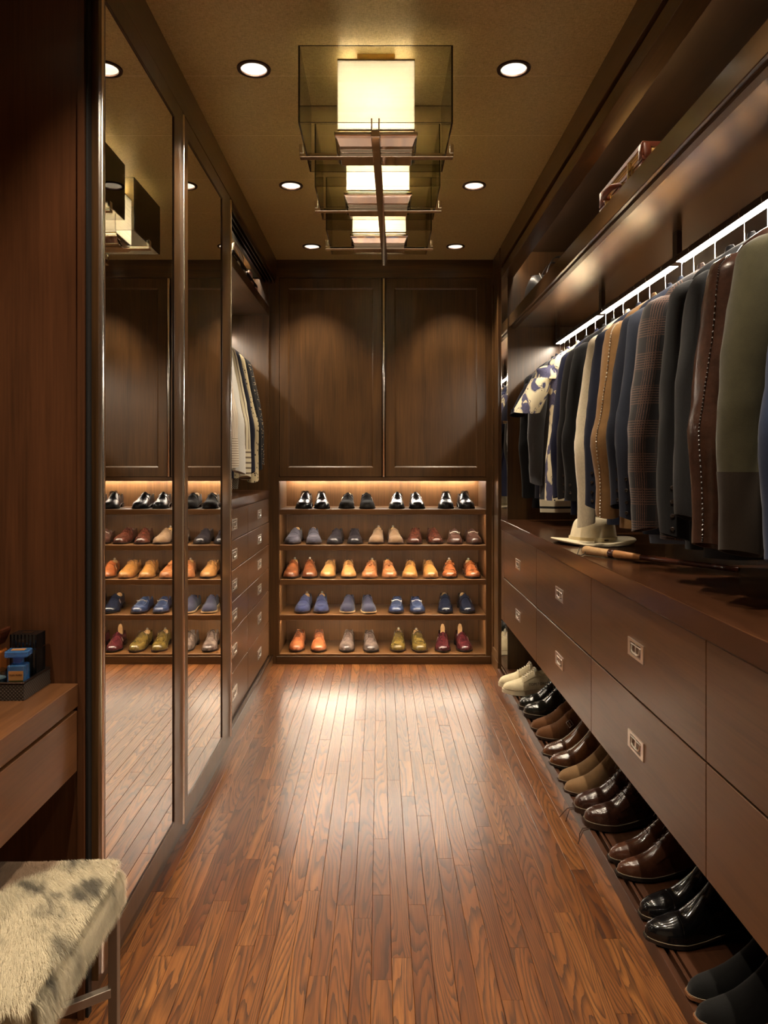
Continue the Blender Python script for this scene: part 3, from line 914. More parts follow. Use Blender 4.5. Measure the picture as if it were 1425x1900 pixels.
    def patch(s, t0, t1, a0, a1, d=.0016, ns=8, na=14, edge=None):
        mb = MB(); P = []
        def tt(i, a): 
            lo = t0(a) if callable(t0) else t0
            hi = t1(a) if callable(t1) else t1
            return lo + (hi - lo) * i / ns
        aa = [a0 + (a1 - a0) * j / na for j in range(na + 1)]
        for i in range(-1, ns + 2):
            row = []
            for j in range(-1, na + 2):
                a = aa[min(max(j, 0), na)]
                t = tt(min(max(i, 0), ns), a)
                border = i < 0 or j < 0 or i > ns or j > na
                row.append(s.off(min(t, .996), a, -.0008 if border else d))
            P.append(row)
        b = len(mb.v); w = na + 3
        for r in P: mb.v.extend([tuple(p) for p in r])
        for i in range(ns + 2):
            for j in range(na + 2):
                mb.face((b + i * w + j, b + i * w + j + 1, b + (i + 1) * w + j + 1, b + (i + 1) * w + j))
        return mb
    def seam(s, path, r=.0013, d=.0004, n=5):
        return MB().tube([s.off(t, a, d) for t, a in path], r, n)
    def apron(s, r=.0016, t0=.52, tf=.90):
        path = []
        for i in range(25):
            u = -1 + 2 * i / 24.0
            t = tf - (tf - t0) * abs(u) ** 2.4
            a = PI / 2 + u * (.80 if abs(u) > .5 else .80)
            path.append((t, a))
        return s.seam(path, r)
    def lacing(s, t0=.46, t1=.60, rows=5, wd=.30, r=.0016, bow=True, tail=0.0):
        mb = MB()
        for i in range(rows):
            t = t0 + (t1 - t0) * i / (rows - 1)
            mb.tube([s.off(t + .004 * (1 if j % 2 else 0) * 0 + .006 * (j / 6.0 - .5), PI / 2 - wd + 2 * wd * j / 6.0, .0030) for j in range(7)], r, 5)
        if bow:
            c = s.off(t0, PI / 2, .004)
            for sg in (1, -1):
                mb.tube([c, c + Vector((sg * .010, -.004, .006)), c + Vector((sg * .022, -.006, .003)), c + Vector((sg * .026, -.006, -.008)), c + Vector((sg * .016, -.008, -.006)), c + Vector((sg * .004, -.004, 0))], r, 5)
                mb.tube([c, c + Vector((sg * .012, -.010, .003)), c + Vector((sg * .024, -.014, -.010)), c + Vector((sg * (.030 + tail), -.016, -.026 - tail))], r * .9, 5)
        return mb
    def buckle(s, t, a, w=.010, h=.012):
        c = s.off(t, a, .0035); n = s.nrm(t, a)
        u = (s.pt(t + .02, a) - s.pt(t - .02, a)).normalized(); v = n.cross(u).normalized()
        pts = [c + u * w * sx + v * h * sy for sx, sy in ((1, 1), (-1, 1), (-1, -1), (1, -1))]
        P = []
        for i in range(4):
            for k in range(3): P.append(pts[i].lerp(pts[(i + 1) % 4], k / 3.0))
        return MB().tube(P, .0016, 6, closed=True).tube([c - v * h, c, c + v * h], .0012, 5)

def mirror_x(mb):
    mb.v = [(-p[0], p[1], p[2]) for p in mb.v]
    return mb

M_TREE = wood('shoe_tree_cedar', S(176, 132, 84), S(216, 176, 124), 1, rough=0.5)
M_SOLE_B = plain('black_sole_edge', S(24, 19, 16), 0.45)
M_SOLE_D = plain('dark_brown_sole_edge', S(44, 28, 19), 0.45)
M_SOLE_T = plain('tan_sole_edge', S(120, 78, 48), 0.5)
M_SOLE_G = plain('gum_sole', S(206, 176, 132), 0.6)
M_SOLE_W = plain('off_white_sole', S(206, 194, 164), 0.6)
M_STITCH = plain('welt_stitching', S(120, 104, 84), 0.7)
M_LACE_B = plain('black_lace', S(18, 17, 17), 0.7)
M_LACE_N = plain('brown_lace', S(52, 32, 20), 0.7)
M_LACE_W = plain('white_lace', S(226, 218, 200), 0.8)
M_ELASTIC = plain('dark_elastic', S(34, 26, 22), 0.9)
M_HIGHLIGHT = plain('painted_highlight', S(196, 180, 160), 0.6)

def shoe(label, style, mat, loc, rotz, side, group, sole=M_SOLE_B, lace=M_LACE_B, tree=None, last=None, hi=False, accent=None, seam_m=None, metal=None, text=None, jitter=0.0):
    """builds one shoe: an Empty with upper, sole and the fittings of its style; side +1 left foot, -1 right foot"""
    t = thing('shoe' if style not in ('sneaker', 'chelsea', 'laceboot') else {'sneaker': 'sneaker', 'chelsea': 'ankle_boot', 'laceboot': 'lace_boot'}[style],
              label, 'sneaker' if style == 'sneaker' else ('boot' if style in ('chelsea', 'laceboot') else 'shoe'), loc, rotz, group)
    n, k = (60, 25) if hi else (34, 17)
    L = Last(n=n, k=k, **(last or {}))
    metal = metal or M_NICKEL
    accent = accent or mat
    seam_m = seam_m or accent
    def put(mb, name, m, sm=60):
        if side < 0: mirror_x(mb)
        return mb.build(name, m, t, sm, local=True)
    put(L.upper(), 'upper', mat, 55)
    put(L.soles(.0055 if style in ('laceboot',) else .0038), 'sole', sole, 40)
    if hi:
        put(MB().tube([Vector((L.cx(q) + (L.hw(q) + .0035) * sg, L.y(q), L.zb(q) + .0022)) for sg, q in [(1, .35 + .645 * i / 20) for i in range(21)] + [(-1, .995 - .645 * i / 20) for i in range(21)]], .0011, 5), 'welt_stitching', M_STITCH)
    if style in ('derby', 'laceboot', 'brogue', 'apron_derby'):
        put(L.patch(L.so + .01, .635, .55, 1.22, .0018, 8, 6), 'eyestay', mat)
        put(L.patch(L.so + .01, .635, PI - 1.22, PI - .55, .0018, 8, 6), 'eyestay', mat)
        put(L.lacing(L.so + .02, .60, 5 if style != 'laceboot' else 6, .36, tail=.02 if hi else 0), 'laces', lace)
    if style == 'laceboot' and not hi: pass
    if style == 'oxford':
        put(L.lacing(L.so + .02, .58, 4, .22, r=.0014), 'laces', lace)
        put(L.seam([(.60 - .10 * abs(u) ** 1.3, PI / 2 + u * 1.25) for u in [-1 + i / 8.0 for i in range(17)]], .0010), 'vamp_seam', accent)
    if style in ('brogue',):
        put(L.patch(lambda a: .80 - .20 * min(1, abs(a - PI / 2) / 1.4) ** 1.6 + .045 * math.cos(min(abs(a - PI / 2) * 3.2, PI)), .995, .12, PI - .12, .0014, 10, 22), 'wing_cap', accent)
    if style == 'cap' or style == 'capderby':
        put(L.patch(.80, .995, .10, PI - .10, .0010, 10, 18), 'toe_cap', accent)
    if style in ('penny', 'bit', 'tassel', 'apron_derby'):
        put(L.apron(.0018), 'apron_seam', seam_m)
    if style == 'penny':
        put(L.patch(.545, .605, .28, PI - .28, .0022, 4, 18), 'strap', accent)
    if style == 'bit':
        put(L.seam([(.575, PI / 2 - .75 + 1.5 * i / 10) for i in range(11)], .0024, .004, 8), 'bit', metal)
        for sg in (1, -1):
            c = L.off(.575, PI / 2 + sg * .55, .004)
            put(MB().tube([c + Vector((math.cos(q) * .009, math.sin(q) * .007, abs(math.cos(q)) * .003)) for q in [2 * PI * i / 12 for i in range(12)]], .0020, 6, closed=True), 'bit_ring', metal)
    if style == 'tassel':
        for sg in (1, -1):
            c = L.off(.575, PI / 2 + sg * .14, .004)
            mb = MB().tube([c, c + Vector((sg * .006, -.010, .0)), c + Vector((sg * .008, -.024, -.006))], [.0028, .0045, .0062], 8)
            put(mb, 'tassel', accent)
        put(L.seam([(.555, PI / 2 - .7 + 1.4 * i / 10) for i in range(11)], .0020, .001, 6), 'tassel_cord', accent)
    if style in ('monk', 'highmonk'):
        put(L.patch(.475, .545, .30, PI - .55, .0024, 4, 18), 'strap', mat)
        put(L.buckle(.51, .55), 'buckle', metal, 60)
    if style == 'slipon':
        put(L.seam([(.50, .35 + (PI - .7) * i / 12) for i in range(13)], .0010), 'vamp_seam', accent)
    if style == 'sneaker':
        put(L.patch(L.so + .005, .655, .75, 1.25, .0022, 8, 6), 'eyestay', mat)
        put(L.patch(L.so + .005, .655, PI - 1.25, PI - .75, .0022, 8, 6), 'eyestay', mat)
        put(L.lacing(L.so + .02, .635, 7, .34, r=.0026), 'laces', lace)
        put(L.patch(lambda a: .80 - .12 * min(1, abs(a - PI / 2) / 1.4), .99, .12, PI - .12, .0012, 8, 16), 'toe_overlay', mat)
    if style == 'chelsea' and accent is not mat:
        put(L.patch(.70, .995, .08, PI - .08, .0010, 10, 18), 'toe_cap', accent)
    if style == 'chelsea' and seam_m is not accent:
        put(L.seam([(.36 + .36 * i / 14, PI / 2 - .04) for i in range(15)], .0022, .0012), 'instep_highlight', seam_m)  # pale strip paints the highlight along the instep ridge
    if style == 'capboot':
        put(L.patch(.735, .995, .08, PI - .08, .0014, 12, 20), 'toe_cap', accent)
        put(L.seam([(.725, .10 + (PI - .2) * i / 16) for i in range(17)], .0012), 'cap_seam', accent)
    if style == 'strapboot':
        put(L.patch(.50, .57, .20, PI - .25, .0024, 4, 18), 'strap', mat)
        put(L.buckle(.53, .62 if side > 0 else .62, .011, .013), 'buckle', metal, 60)
        put(L.seam([(.70, .10 + (PI - .2) * i / 16) for i in range(17)], .0011), 'vamp_seam', accent)
    if tree:
        y0 = L.y(.16)
        hh = float(np.interp(.16, L.c_s, L.c_v)) + L.zb(.16)
        if tree == 'tall':
            w = .013
            poly = [(-w, hh - .04), (w, hh - .04), (w * 1.1, hh + .03), (w * .7, hh + .050), (0, hh + .056), (-w * .7, hh + .050), (-w * 1.1, hh + .03)]
            mb = MB().prism(poly, 1, y0 - .02, y0 - .008)
            put(mb, 'shoe_tree', M_TREE, 40)
        else:
            prof = [(.004, -.040), (.017, -.034), (.021, -.012), (.018, .006), (.010, .014), (.005, .016)]
            mb = MB().lathe(prof, 14, (0, L.y(.17), hh - .004), True, True, 1.0, 1.35)
            o = put(mb, 'shoe_tree', M_TREE, 60)
            if tree == 'knob':
                mb = MB().lathe([(.004, .010), (.0035, .016), (.0075, .019), (.008, .024), (.005, .028), (.001, .029)], 12, (0, L.y(.17), hh - .004))
                put(mb, 'tree_knob', metal, 60)
    if 'oxblood' in label:
        put(MB().tube([(.018, -.085, .012), (.020, -.135, .006), (.016, -.163, .002), (.012, -.172, -.018), (.018, -.176, -.040)], .0016, 6), 'loose_lace', lace)
        put(MB().tube([(.020, -.085, .012), (.026, -.140, .005), (.030, -.166, .001), (.036, -.178, -.016), (.044, -.190, -.036)], .0016, 6), 'loose_lace', lace)
    if text:
        me = text_mesh(text, .021)
        o = bpy.data.objects.new('lettering', me); C.objects.link(o); o.parent = t
        me.materials.append(plain('dark_print', S(60, 54, 48), 0.6))
        for v in me.vertices:                    # wrap the print onto the flank of the shoe
            tt = .40 + (v.co.x if True else 0) / L.L * -1 + .0
            aa = .50 + v.co.y / .055
            hw_t = min(max(tt, .02), .98)
            sg = 1
            z = .055 + v.co.y
            base = L.hw(hw_t) * (1.05 - .20 * max(0, (z - L.zb(hw_t)) / .075) ** 1.5)
            p = Vector((L.cx(hw_t) + base + .0022 + v.co.z * .3, L.y(hw_t), z))
            if side < 0: p.x = -p.x
            v.co = p
    return t

SHELF_NAMES = ['top shoe shelf', 'second shoe shelf', 'middle shoe shelf', 'fourth shoe shelf', 'lowest shoe shelf']
black = leather((26, 24, 24), .22, .4)
PAIRS = [
 # row, zoom-x of the two shoes, words, style, material, extras
 (0, (252, 342), 'black lace-up derby', 'derby', leather((38, 35, 34), .34, .6), dict(lace=M_LACE_B)),
 (0, (488, 593), 'charcoal suede monk-strap shoe', 'monk', suede((46, 41, 37)), dict(tree='plain', last=dict(height=.95))),
 (0, (765, 868), 'polished black monk-strap shoe', 'monk', leather((34, 33, 34), .32, .6), dict()),
 (0, (1037, 1140), 'black wingtip brogue', 'brogue', leather((36, 35, 36), .34, .6), dict()),
 (1, (193, 297), 'slate blue nubuck loafer with wooden tree', 'penny', suede((70, 67, 78)), dict(tree='plain', sole=M_SOLE_D, last=dict(height=.92))),
 (1, (425, 527), 'dark charcoal leather slip-on', 'slipon', leather((52, 48, 54), .28, .5), dict(last=dict(height=.86))),
 (1, (655, 748), 'taupe suede slip-on with shoe tree', 'slipon', suede((120, 95, 72)), dict(tree='knob', sole=M_SOLE_D, last=dict(height=.9))),
 (1, (865, 968), 'reddish brown penny loafer', 'penny', leather((96, 50, 36), .26, .5), dict(sole=M_SOLE_D, last=dict(height=.92))),
 (1, (1085, 1190), 'brown crocodile driving moccasin', 'bit', leather((98, 62, 50), .32, .8, None, .9), dict(sole=M_SOLE_D, last=dict(height=.86, heel=.014, square=.5))),
 (2, (180, 276), 'chestnut monk-strap shoe with open strap', 'highmonk', leather((156, 88, 46), .3, .7), dict(tree='knob', sole=M_SOLE_D)),
 (2, (387, 491), 'golden tan oxford', 'oxford', leather((206, 146, 76), .3, .35), dict(sole=M_SOLE_D, lace=M_LACE_N)),
 (2, (617, 715), 'tan tassel loafer', 'tassel', leather((198, 126, 70), .3, .5), dict(tree='knob', sole=M_SOLE_T, last=dict(height=.95))),
 (2, (838, 942), 'mustard tan oxford with brogueing', 'oxford', leather((196, 134, 58), .32, .5), dict(sole=M_SOLE_T, lace=M_LACE_N)),
 (2, (1057, 1174), 'orange cognac strapped loafer', 'monk', leather((182, 100, 46), .26, .5), dict(tree='knob', sole=M_SOLE_D, last=dict(height=.92))),
 (3, (247, 341), 'bright blue suede penny loafer', 'penny', suede((50, 55, 88)), dict(tree='knob', sole=M_SOLE_D, last=dict(height=.92))),
 (3, (493, 600), 'dusk blue suede slipper on a gum sole', 'slipon', suede((48, 47, 64)), dict(sole=M_SOLE_G, tree=None, last=dict(height=.95, heel=.016, square=1.0))),
 (3, (762, 870), 'navy driving loafer with metal bit', 'bit', leather((52, 66, 104), .32, .5), dict(sole=M_SOLE_D, last=dict(height=.82, heel=.014, square=.6), seam_m=leather((120, 130, 150), .4, .2))),
 (3, (1032, 1143), 'midnight navy monk-strap shoe', 'monk', leather((30, 34, 50), .22, .5), dict(tree='plain')),
 (4, (214, 326), 'cognac wingtip derby', 'brogue', leather((186, 104, 54), .28, .6), dict(sole=M_SOLE_D, lace=M_LACE_N)),
 (4, (490, 612), 'grey-brown patinated derby', 'derby', leather((128, 110, 100), .3, .95, (52, 40, 36)), dict(lace=M_LACE_N)),
 (4, (771, 880), 'olive green apron derby', 'apron_derby', leather((128, 104, 42), .25, .6), dict(sole=M_SOLE_D, lace=M_LACE_N, tree='knob', seam_m=leather((92, 74, 32), .3, .3), last=dict(toe=.004))),
 (4, (1019, 1127), 'burgundy monk-strap shoe with tall wooden tree', 'highmonk', leather((92, 36, 42), .22, .6), dict(tree='tall', last=dict(height=.95))),
]
rs = random.Random(5)
for (row, zx, words, style, mat, ex) in PAIRS:
    for i, (q, side) in enumerate(zip(zx, (-1, 1))):
        y = YB + 0.018 + 0.30 / 2 + rs.uniform(0, .012)
        px = 480 + q * .3368
        x = (px - VPX) / F_PX * (y - .06)
        x = max(min(x, .675 - .066), -.637 + .066)
        ln = dict(length=.29)
        e = dict(ex); e['last'] = dict(ln, **e.get('last', {}))
        shoe('%s %s on the %s' % (('left', 'right')[i], words, SHELF_NAMES[row]), style, mat, (x, y, SHZ[row] + .0008),
             (-.05 if i == 0 else .05) + rs.uniform(-.03, .03), side, 'shoes on the ' + SHELF_NAMES[row], **e)

# boots and shoes under the drawers, toes to the corridor (toe tip positions from the photograph)
PZ = 0.0505
UND = [
 ('cream suede sneaker', 'sneaker', suede((214, 200, 166)), ((4.12, .652), (4.01, .655)), dict(sole=M_SOLE_W, lace=M_LACE_W, last=dict(heel=.020, sole=.020, height=1.05, so=.38), text='TOM FORD')),
 ('glossy black lace-up boot', 'laceboot', leather((34, 34, 30), .16, .4), ((3.74, .69), (3.635, .695)), dict(lace=M_LACE_B, last=dict(boot=.145, so=.38, sole=.016, heel=.034, toe=.006, square=.6))),
 ('snuff brown suede boot with silver buckle', 'strapboot', suede((94, 60, 34)), ((3.457, .693), (3.354, .696)), dict(sole=M_SOLE_D, last=dict(boot=.14, so=.38))),
 ('brown burnished leather boot with painted instep highlight', 'chelsea', leather((112, 66, 34), .22, .4), ((3.149, .68), (3.047, .687)), dict(sole=M_SOLE_B, last=dict(boot=.15, so=.36), seam_m=M_HIGHLIGHT, accent=leather((86, 50, 28), .2, .6))),
 ('tan suede ankle boot', 'chelsea', suede((122, 94, 64)), ((2.89, .684), (2.795, .684)), dict(sole=M_SOLE_D, last=dict(boot=.15, so=.36))),
 ('dark oxblood lace-up boot on a thick sole', 'laceboot', leather((66, 38, 28), .22, .5), ((2.643, .683), (2.54, .690)), dict(sole=M_SOLE_D, lace=M_LACE_N, last=dict(boot=.15, so=.36, sole=.016, heel=.034, toe=.006, square=.6))),
 ('chocolate leather apron boot with loose laces', 'laceboot', leather((92, 54, 36), .18, .4), ((2.317, .704), (2.232, .702)), dict(sole=M_SOLE_B, lace=M_LACE_N, last=dict(boot=.14, so=.36))),
 ('mirror-polished black cap-toe boot', 'capboot', leather((18, 18, 20), .09, .2, None, .03), ((2.026, .698), (1.93, .68)), dict(last=dict(boot=.15, so=.36, toe=.004))),
 ('matt black suede boot with a tan welt', 'chelsea', suede((20, 20, 20)), ((1.72, .702), (1.641, .689)), dict(sole=M_SOLE_T, last=dict(boot=.15, so=.36, square=.5))),
]
for (words, style, mat, toes, ex) in UND:
    for i, (ty, tx) in enumerate(toes):
        ang = -PI / 2 + .10                       # toe (-Y) turned to -X, heel a little towards the viewer
        dirx, diry = math.sin(ang), -math.cos(ang)
        cxs, cys = tx - dirx * .150, ty - diry * .150
        e = dict(ex); txt = e.pop('text', None)
        e['last'] = dict(e['last'], width=(toes[0][0] - toes[1][0] - .012) / .099)
        w = 'aisle-end' if i else 'wall-end'
        shoe('%s, pair-mate closer to the %s' % (words, ('end wall', 'stool')[i]),
             style, mat, (cxs, cys, PZ), ang, 1 if i else -1, 'boots and shoes under the drawers', hi=True, text=txt if i else None, **e)

# ================================================================== GARMENTS
from mathutils import noise as NZ
M_HANGER = wood('hanger_beech', S(150, 104, 60), S(196, 148, 96), 0, rough=0.35)
M_BUTTON = plain('dark_horn_button', S(46, 38, 34), 0.25)
M_SNAP = plain('pale_snap', S(200, 190, 170), 0.3)

def garment(name, label, cat, mat, rx, y, zr, sgn, group, length=0.84, half=0.162, thick=0.036, sleeve=0.66, sw=0.050, splay=0.058, short=False,
            folds=0.007, yaw=0.0, seed=0, collar=True, cuff_m=None, cuff_len=0.0, buttons=0, hem_m=None, hem_len=0.0, inner=None, slouch=0.045,
            stitched=None, bend=0.0, shirt=False, hanger_label=None, hem_round=0.0):
    """one garment on a hanger, seen edge-on; sgn -1: the near sleeve hangs to -X"""
    R = random.Random(seed * 13 + 5)
    zn = zr - 0.112                              # base of the collar
    zs = zn - 0.078 - slouch * 0.3               # shoulder tips
    zh = zn - length
    t = thing(name, label, cat, (rx, y, zh), yaw, group)
    ph = [R.uniform(0, 6.28) for _ in range(8)]
    if not bend and not short: bend = R.uniform(-.004, .014)
    N = 40
    def width(z):
        if z >= zs:
            u = (z - zs) / (zn - zs)
            return half * (1 - u) + 0.062 * u + 0.02 * math.sin(u * PI)
        u = (zs - z) / (zs - zh)
        return half * (0.985 - 0.10 * math.sin(min(u * 1.5, 1) * PI) + 0.10 * max(0, u - .5))
    def depth(z):
        u = (zn - z) / (zn - zh)
        return thick * (0.72 + 0.5 * math.sin(min(u * 1.3, 1.0) * PI * .5))
    def bring(z, ins=0.0, lift=0.0):
        w, d = width(z) - ins, depth(z) - ins * .6
        u = max(0.0, (zs - z) / (zs - zh))
        ring = []
        for j in range(N):
            a = 2 * PI * j / N
            c, s_ = math.cos(a), math.sin(a)
            x = math.copysign(abs(c) ** 0.85, c) * w
            yy = math.copysign(abs(s_) ** 0.8, s_) * d
            fold = folds * u ** 0.7 * (math.sin(x * 38 + ph[0] + u * 1.3) + 0.6 * math.sin(x * 71 + ph[1] - u * 2.0))
            zz = z + lift - (hem_round * (x / max(w, .01)) ** 2 * (1 if u > .98 else 0)) * -1
            ring.append(Vector((x, yy + fold, zz - zh)))
        return ring
    zlev = [zh + 0.001, zh + 0.02, zh + 0.08]
    k = 12
    zlev += [zh + 0.08 + (zs - zh - 0.08) * i / k for i in range(1, k + 1)]
    zlev += [zs + (zn - zs) * i / 5 for i in range(1, 6)]
    rings = [bring(zh + 0.03, 0.007), bring(zh + 0.002, 0.005)] + [bring(z) for z in zlev]
    mb = MB().loft(rings, True, True)
    mb.uv = [(p.x, p.z + p.x * 0) for r in rings for p in r]
    mb.build('body', mat, t, 50, local=True)
    # sleeves
    def sleeve_rings(sg, far):
        yo = R.uniform(-.006, .006) - .004
        sl = sleeve if not short else 0.235
        sp = splay if not far else 0.02
        pts = [(half * .80, zs + .010, 0, sw * .80, thick * .80), (half * .95, zs - .012, 0, sw * .95, thick * 1.0),
               (half + .006, zs - .06, yo * .3, sw, thick * 1.1), (half + .010 + sp * .25, zs - sl * .3, yo, sw * 1.0, thick * 1.12),
               (half + .012 + sp * .5 + bend * .4, zs - sl * .48, yo * 1.5 - bend * .5, sw * (.92 if not short else 1.1), thick * 1.02),
               (half + .008 + sp * .7 + bend, zs - sl * .62, yo * 1.8 - bend, sw * .90, thick * .98),
               (half + .002 + sp * .88, zs - sl * .82, yo * 2.0 - bend * .3, sw * .80, thick * .92),
               (half - .004 + sp, zs - sl, yo * 2.2, sw * .72, thick * .86)]
        if short: pts = pts[:4] + [(half + .045 + sp, zs - sl, yo, sw * 1.15, thick * 1.2)]
        # resample smoothly
        P = np.array(pts); m = len(P); out = []
        M = 26
        for i in range(M + 1):
            f = i / M * (m - 1)
            q = []
            for c in range(5):
                i0 = int(min(f, m - 2)); u = f - i0
                p0, p1, p2, p3 = P[max(i0 - 1, 0)][c], P[i0][c], P[i0 + 1][c], P[min(i0 + 2, m - 1)][c]
                q.append(0.5 * (2 * p1 + (p2 - p0) * u + (2 * p0 - 5 * p1 + 4 * p2 - p3) * u * u + (3 * p1 - p0 - 3 * p2 + p3) * u ** 3))
            out.append(q)
        rr = []
        for i, (px_, pz_, py_, rx_, ry_) in enumerate(out):
            ring = []
            for j in range(18):
                a = 2 * PI * j / 18
                v = i / M
                wr = 1 + 0.16 * NZ.noise(Vector((math.cos(a) * .9 + seed * 7.3, math.sin(a) * .9, v * 5.5 + ph[2]))) * min(1, v * 4)
                wr += 0.07 * NZ.noise(Vector((math.cos(a) * 2.2 - seed * 3.1, math.sin(a) * 2.2, v * 16 + ph[3])))
                wr += folds * 1.4 * math.sin(a * 2 + ph[4] + v * 3)
                ring.append(Vector((sg * (px_ + math.cos(a) * rx_ * wr), py_ + math.sin(a) * ry_ * wr, pz_ - zh + 0.012 * math.sin(a + ph[5]) * (1 if i == M else 0))))
            rr.append(ring)
        return rr
    for sg, far in ((sgn, False), (-sgn, True)):
        rr = sleeve_rings(sg, far)
        last = rr[-1]; cen = sum(last, Vector()) / len(last)
        inner_r = [cen + (p - cen) * 0.86 for p in last]
        deep = [cen + (p - cen) * 0.8 + Vector((0, 0, 0.03)) for p in last]
        sm_ = MB().loft(rr + [inner_r, deep], True, True)
        sm_.uv = [((((j / 18.0 + .5) % 1.0) - .5) * 2 * PI * sw * .9, p.z) for r in rr + [inner_r, deep] for j, p in enumerate(r)]
        s_o = sm_.build('sleeve', mat, t, 50, local=True)
        if far: continue
        if cuff_m is not None:
            nC = 4
            base = rr[-nC - 1:]
            cr = [[c_ + (p - c_) * 1.03 for p in r for c_ in [sum(r, Vector()) / len(r)]] for r in base]
            e = [p + Vector((0, 0, -cuff_len)) for p in cr[-1]]
            ci = sum(e, Vector()) / len(e)
            cr += [e, [ci + (p - ci) * .9 for p in e], [ci + (p - ci) * .85 + Vector((0, 0, .02)) for p in e]]
            cm_ = MB().loft(cr, True, True)
            cm_.uv = [((((j / 18.0 + .5) % 1.0) - .5) * 2 * PI * sw * .9, p.z) for r in cr for j, p in enumerate(r)]
            cm_.build('cuff', cuff_m, s_o, 50, local=True)
        for b in range(buttons):
            r = rr[-2 - b]
            c_ = sum(r, Vector()) / len(r)
            p = r[15]
            d = (p - c_).normalized()
            mt = Matrix.Translation(p + d * .001) @ d.to_track_quat('Z', 'Y').to_matrix().to_4x4()
            MB().lathe([(.006, -.001), (.0065, .0015), (.005, .003), (.002, .0022)], 10, mat=mt).build('button', M_BUTTON, s_o, 60, local=True)
        if stitched is not None:
            ln_ = [r[16] for r in rr[2:]]
            for i in range(len(ln_) - 1):
                pass
            mb = MB()
            for i in range(len(ln_) - 1):
                for u in (0.1, 0.45, 0.8):
                    a = ln_[i].lerp(ln_[i + 1], u); b = ln_[i].lerp(ln_[i + 1], u + .12)
                    o_ = Vector((sg * .0015, -.0015, 0))
                    mb.tube([a + o_, (a + b) / 2 + o_ * 2, b + o_], .0022, 5)
            tag(mb.build('stitching', stitched, s_o, 60, local=True), None, None, None, 'stuff')
    if hem_m is not None:
        hr = [bring(zh + .03 + 0.0), bring(zh + .004)]
        hr = [[Vector((p.x * 1.0, p.y * .93, p.z)) for p in r] for r in hr]
        low = [Vector((p.x * .98, p.y * .9, p.z - hem_len)) for p in hr[-1]]
        low2 = [Vector((p.x * .96, p.y * .7, p.z + .015)) for p in low]
        hm_ = MB().loft(hr + [low, low2], True, True); hm_.uv = [(p.x, p.z) for r in hr + [low, low2] for p in r]
        hm_.build('hem_band', hem_m, t, 50, local=True)
    if inner is not None:                        # another layer showing under the hem
        r0 = bring(zh + .05, .012); r1 = [Vector((p.x * .93, p.y * .8, p.z - .05 - inner[1])) for p in r0]
        r2 = [Vector((p.x * .98, p.y * .8, p.z + .02)) for p in r1]
        lm_ = MB().loft([r0, r1, r2], True, True); lm_.uv = [(p.x + p.y, p.z) for r in (r0, r1, r2) for p in r]
        lm_.build('lining_tail', inner[0], t, 50, local=True)
    if collar:
        rings = []
        for (dz, rw, rd) in ((-0.012, .062, .046), (.006, .056, .042), (.020, .053, .040), (.022, .049, .036), (.002, .058, .046), (-.026, .072, .054), (-.028, .068, .050), (-.006, .054, .040)):
            rings.append([Vector((math.cos(2 * PI * j / 24) * rw, math.sin(2 * PI * j / 24) * rd * (thick / .048), zn + dz - zh - (.02 if math.sin(2 * PI * j / 24) < -.6 else 0))) for j in range(24)])
        cl_ = MB().loft(rings, False, False); cl_.uv = [(p.x, p.z) for r in rings for p in r]
        cl_.build('collar', mat, t, 50, local=True)
    # the hanger: wooden shoulders inside the garment, a wire hook over the rail
    h = thing('coat_hanger', hanger_label or ('wooden hanger with wire hook carrying the ' + label), 'hanger', (rx, y, zr - 0.03), yaw, 'hangers on the rails')
    rad = 0.0175
    hook = [Vector((0, 0, -0.055)), Vector((0, 0, -0.03))]
    for i in range(13):
        a = -PI / 2 + (1.45 * PI) * i / 12
        hook.append(Vector((math.cos(a) * rad * -sgn * -1, 0, .0475 - .0175 + math.sin(a) * rad + .0)))
    hook[0].z = -.066
    MB().tube(hook, .0016, 6).build('hook', M_CHROME, h, 60, local=True)
    arc = [Vector((x_, 0, -.0655 - .006 * (abs(x_) / .036) ** 2)) for x_ in [-.036 + .072 * i / 10 for i in range(11)]]
    MB().tube(arc, [.004] + [.0065] * 9 + [.004], 8).build('shoulder_bar', M_HANGER, h, 60, local=True)
    return t

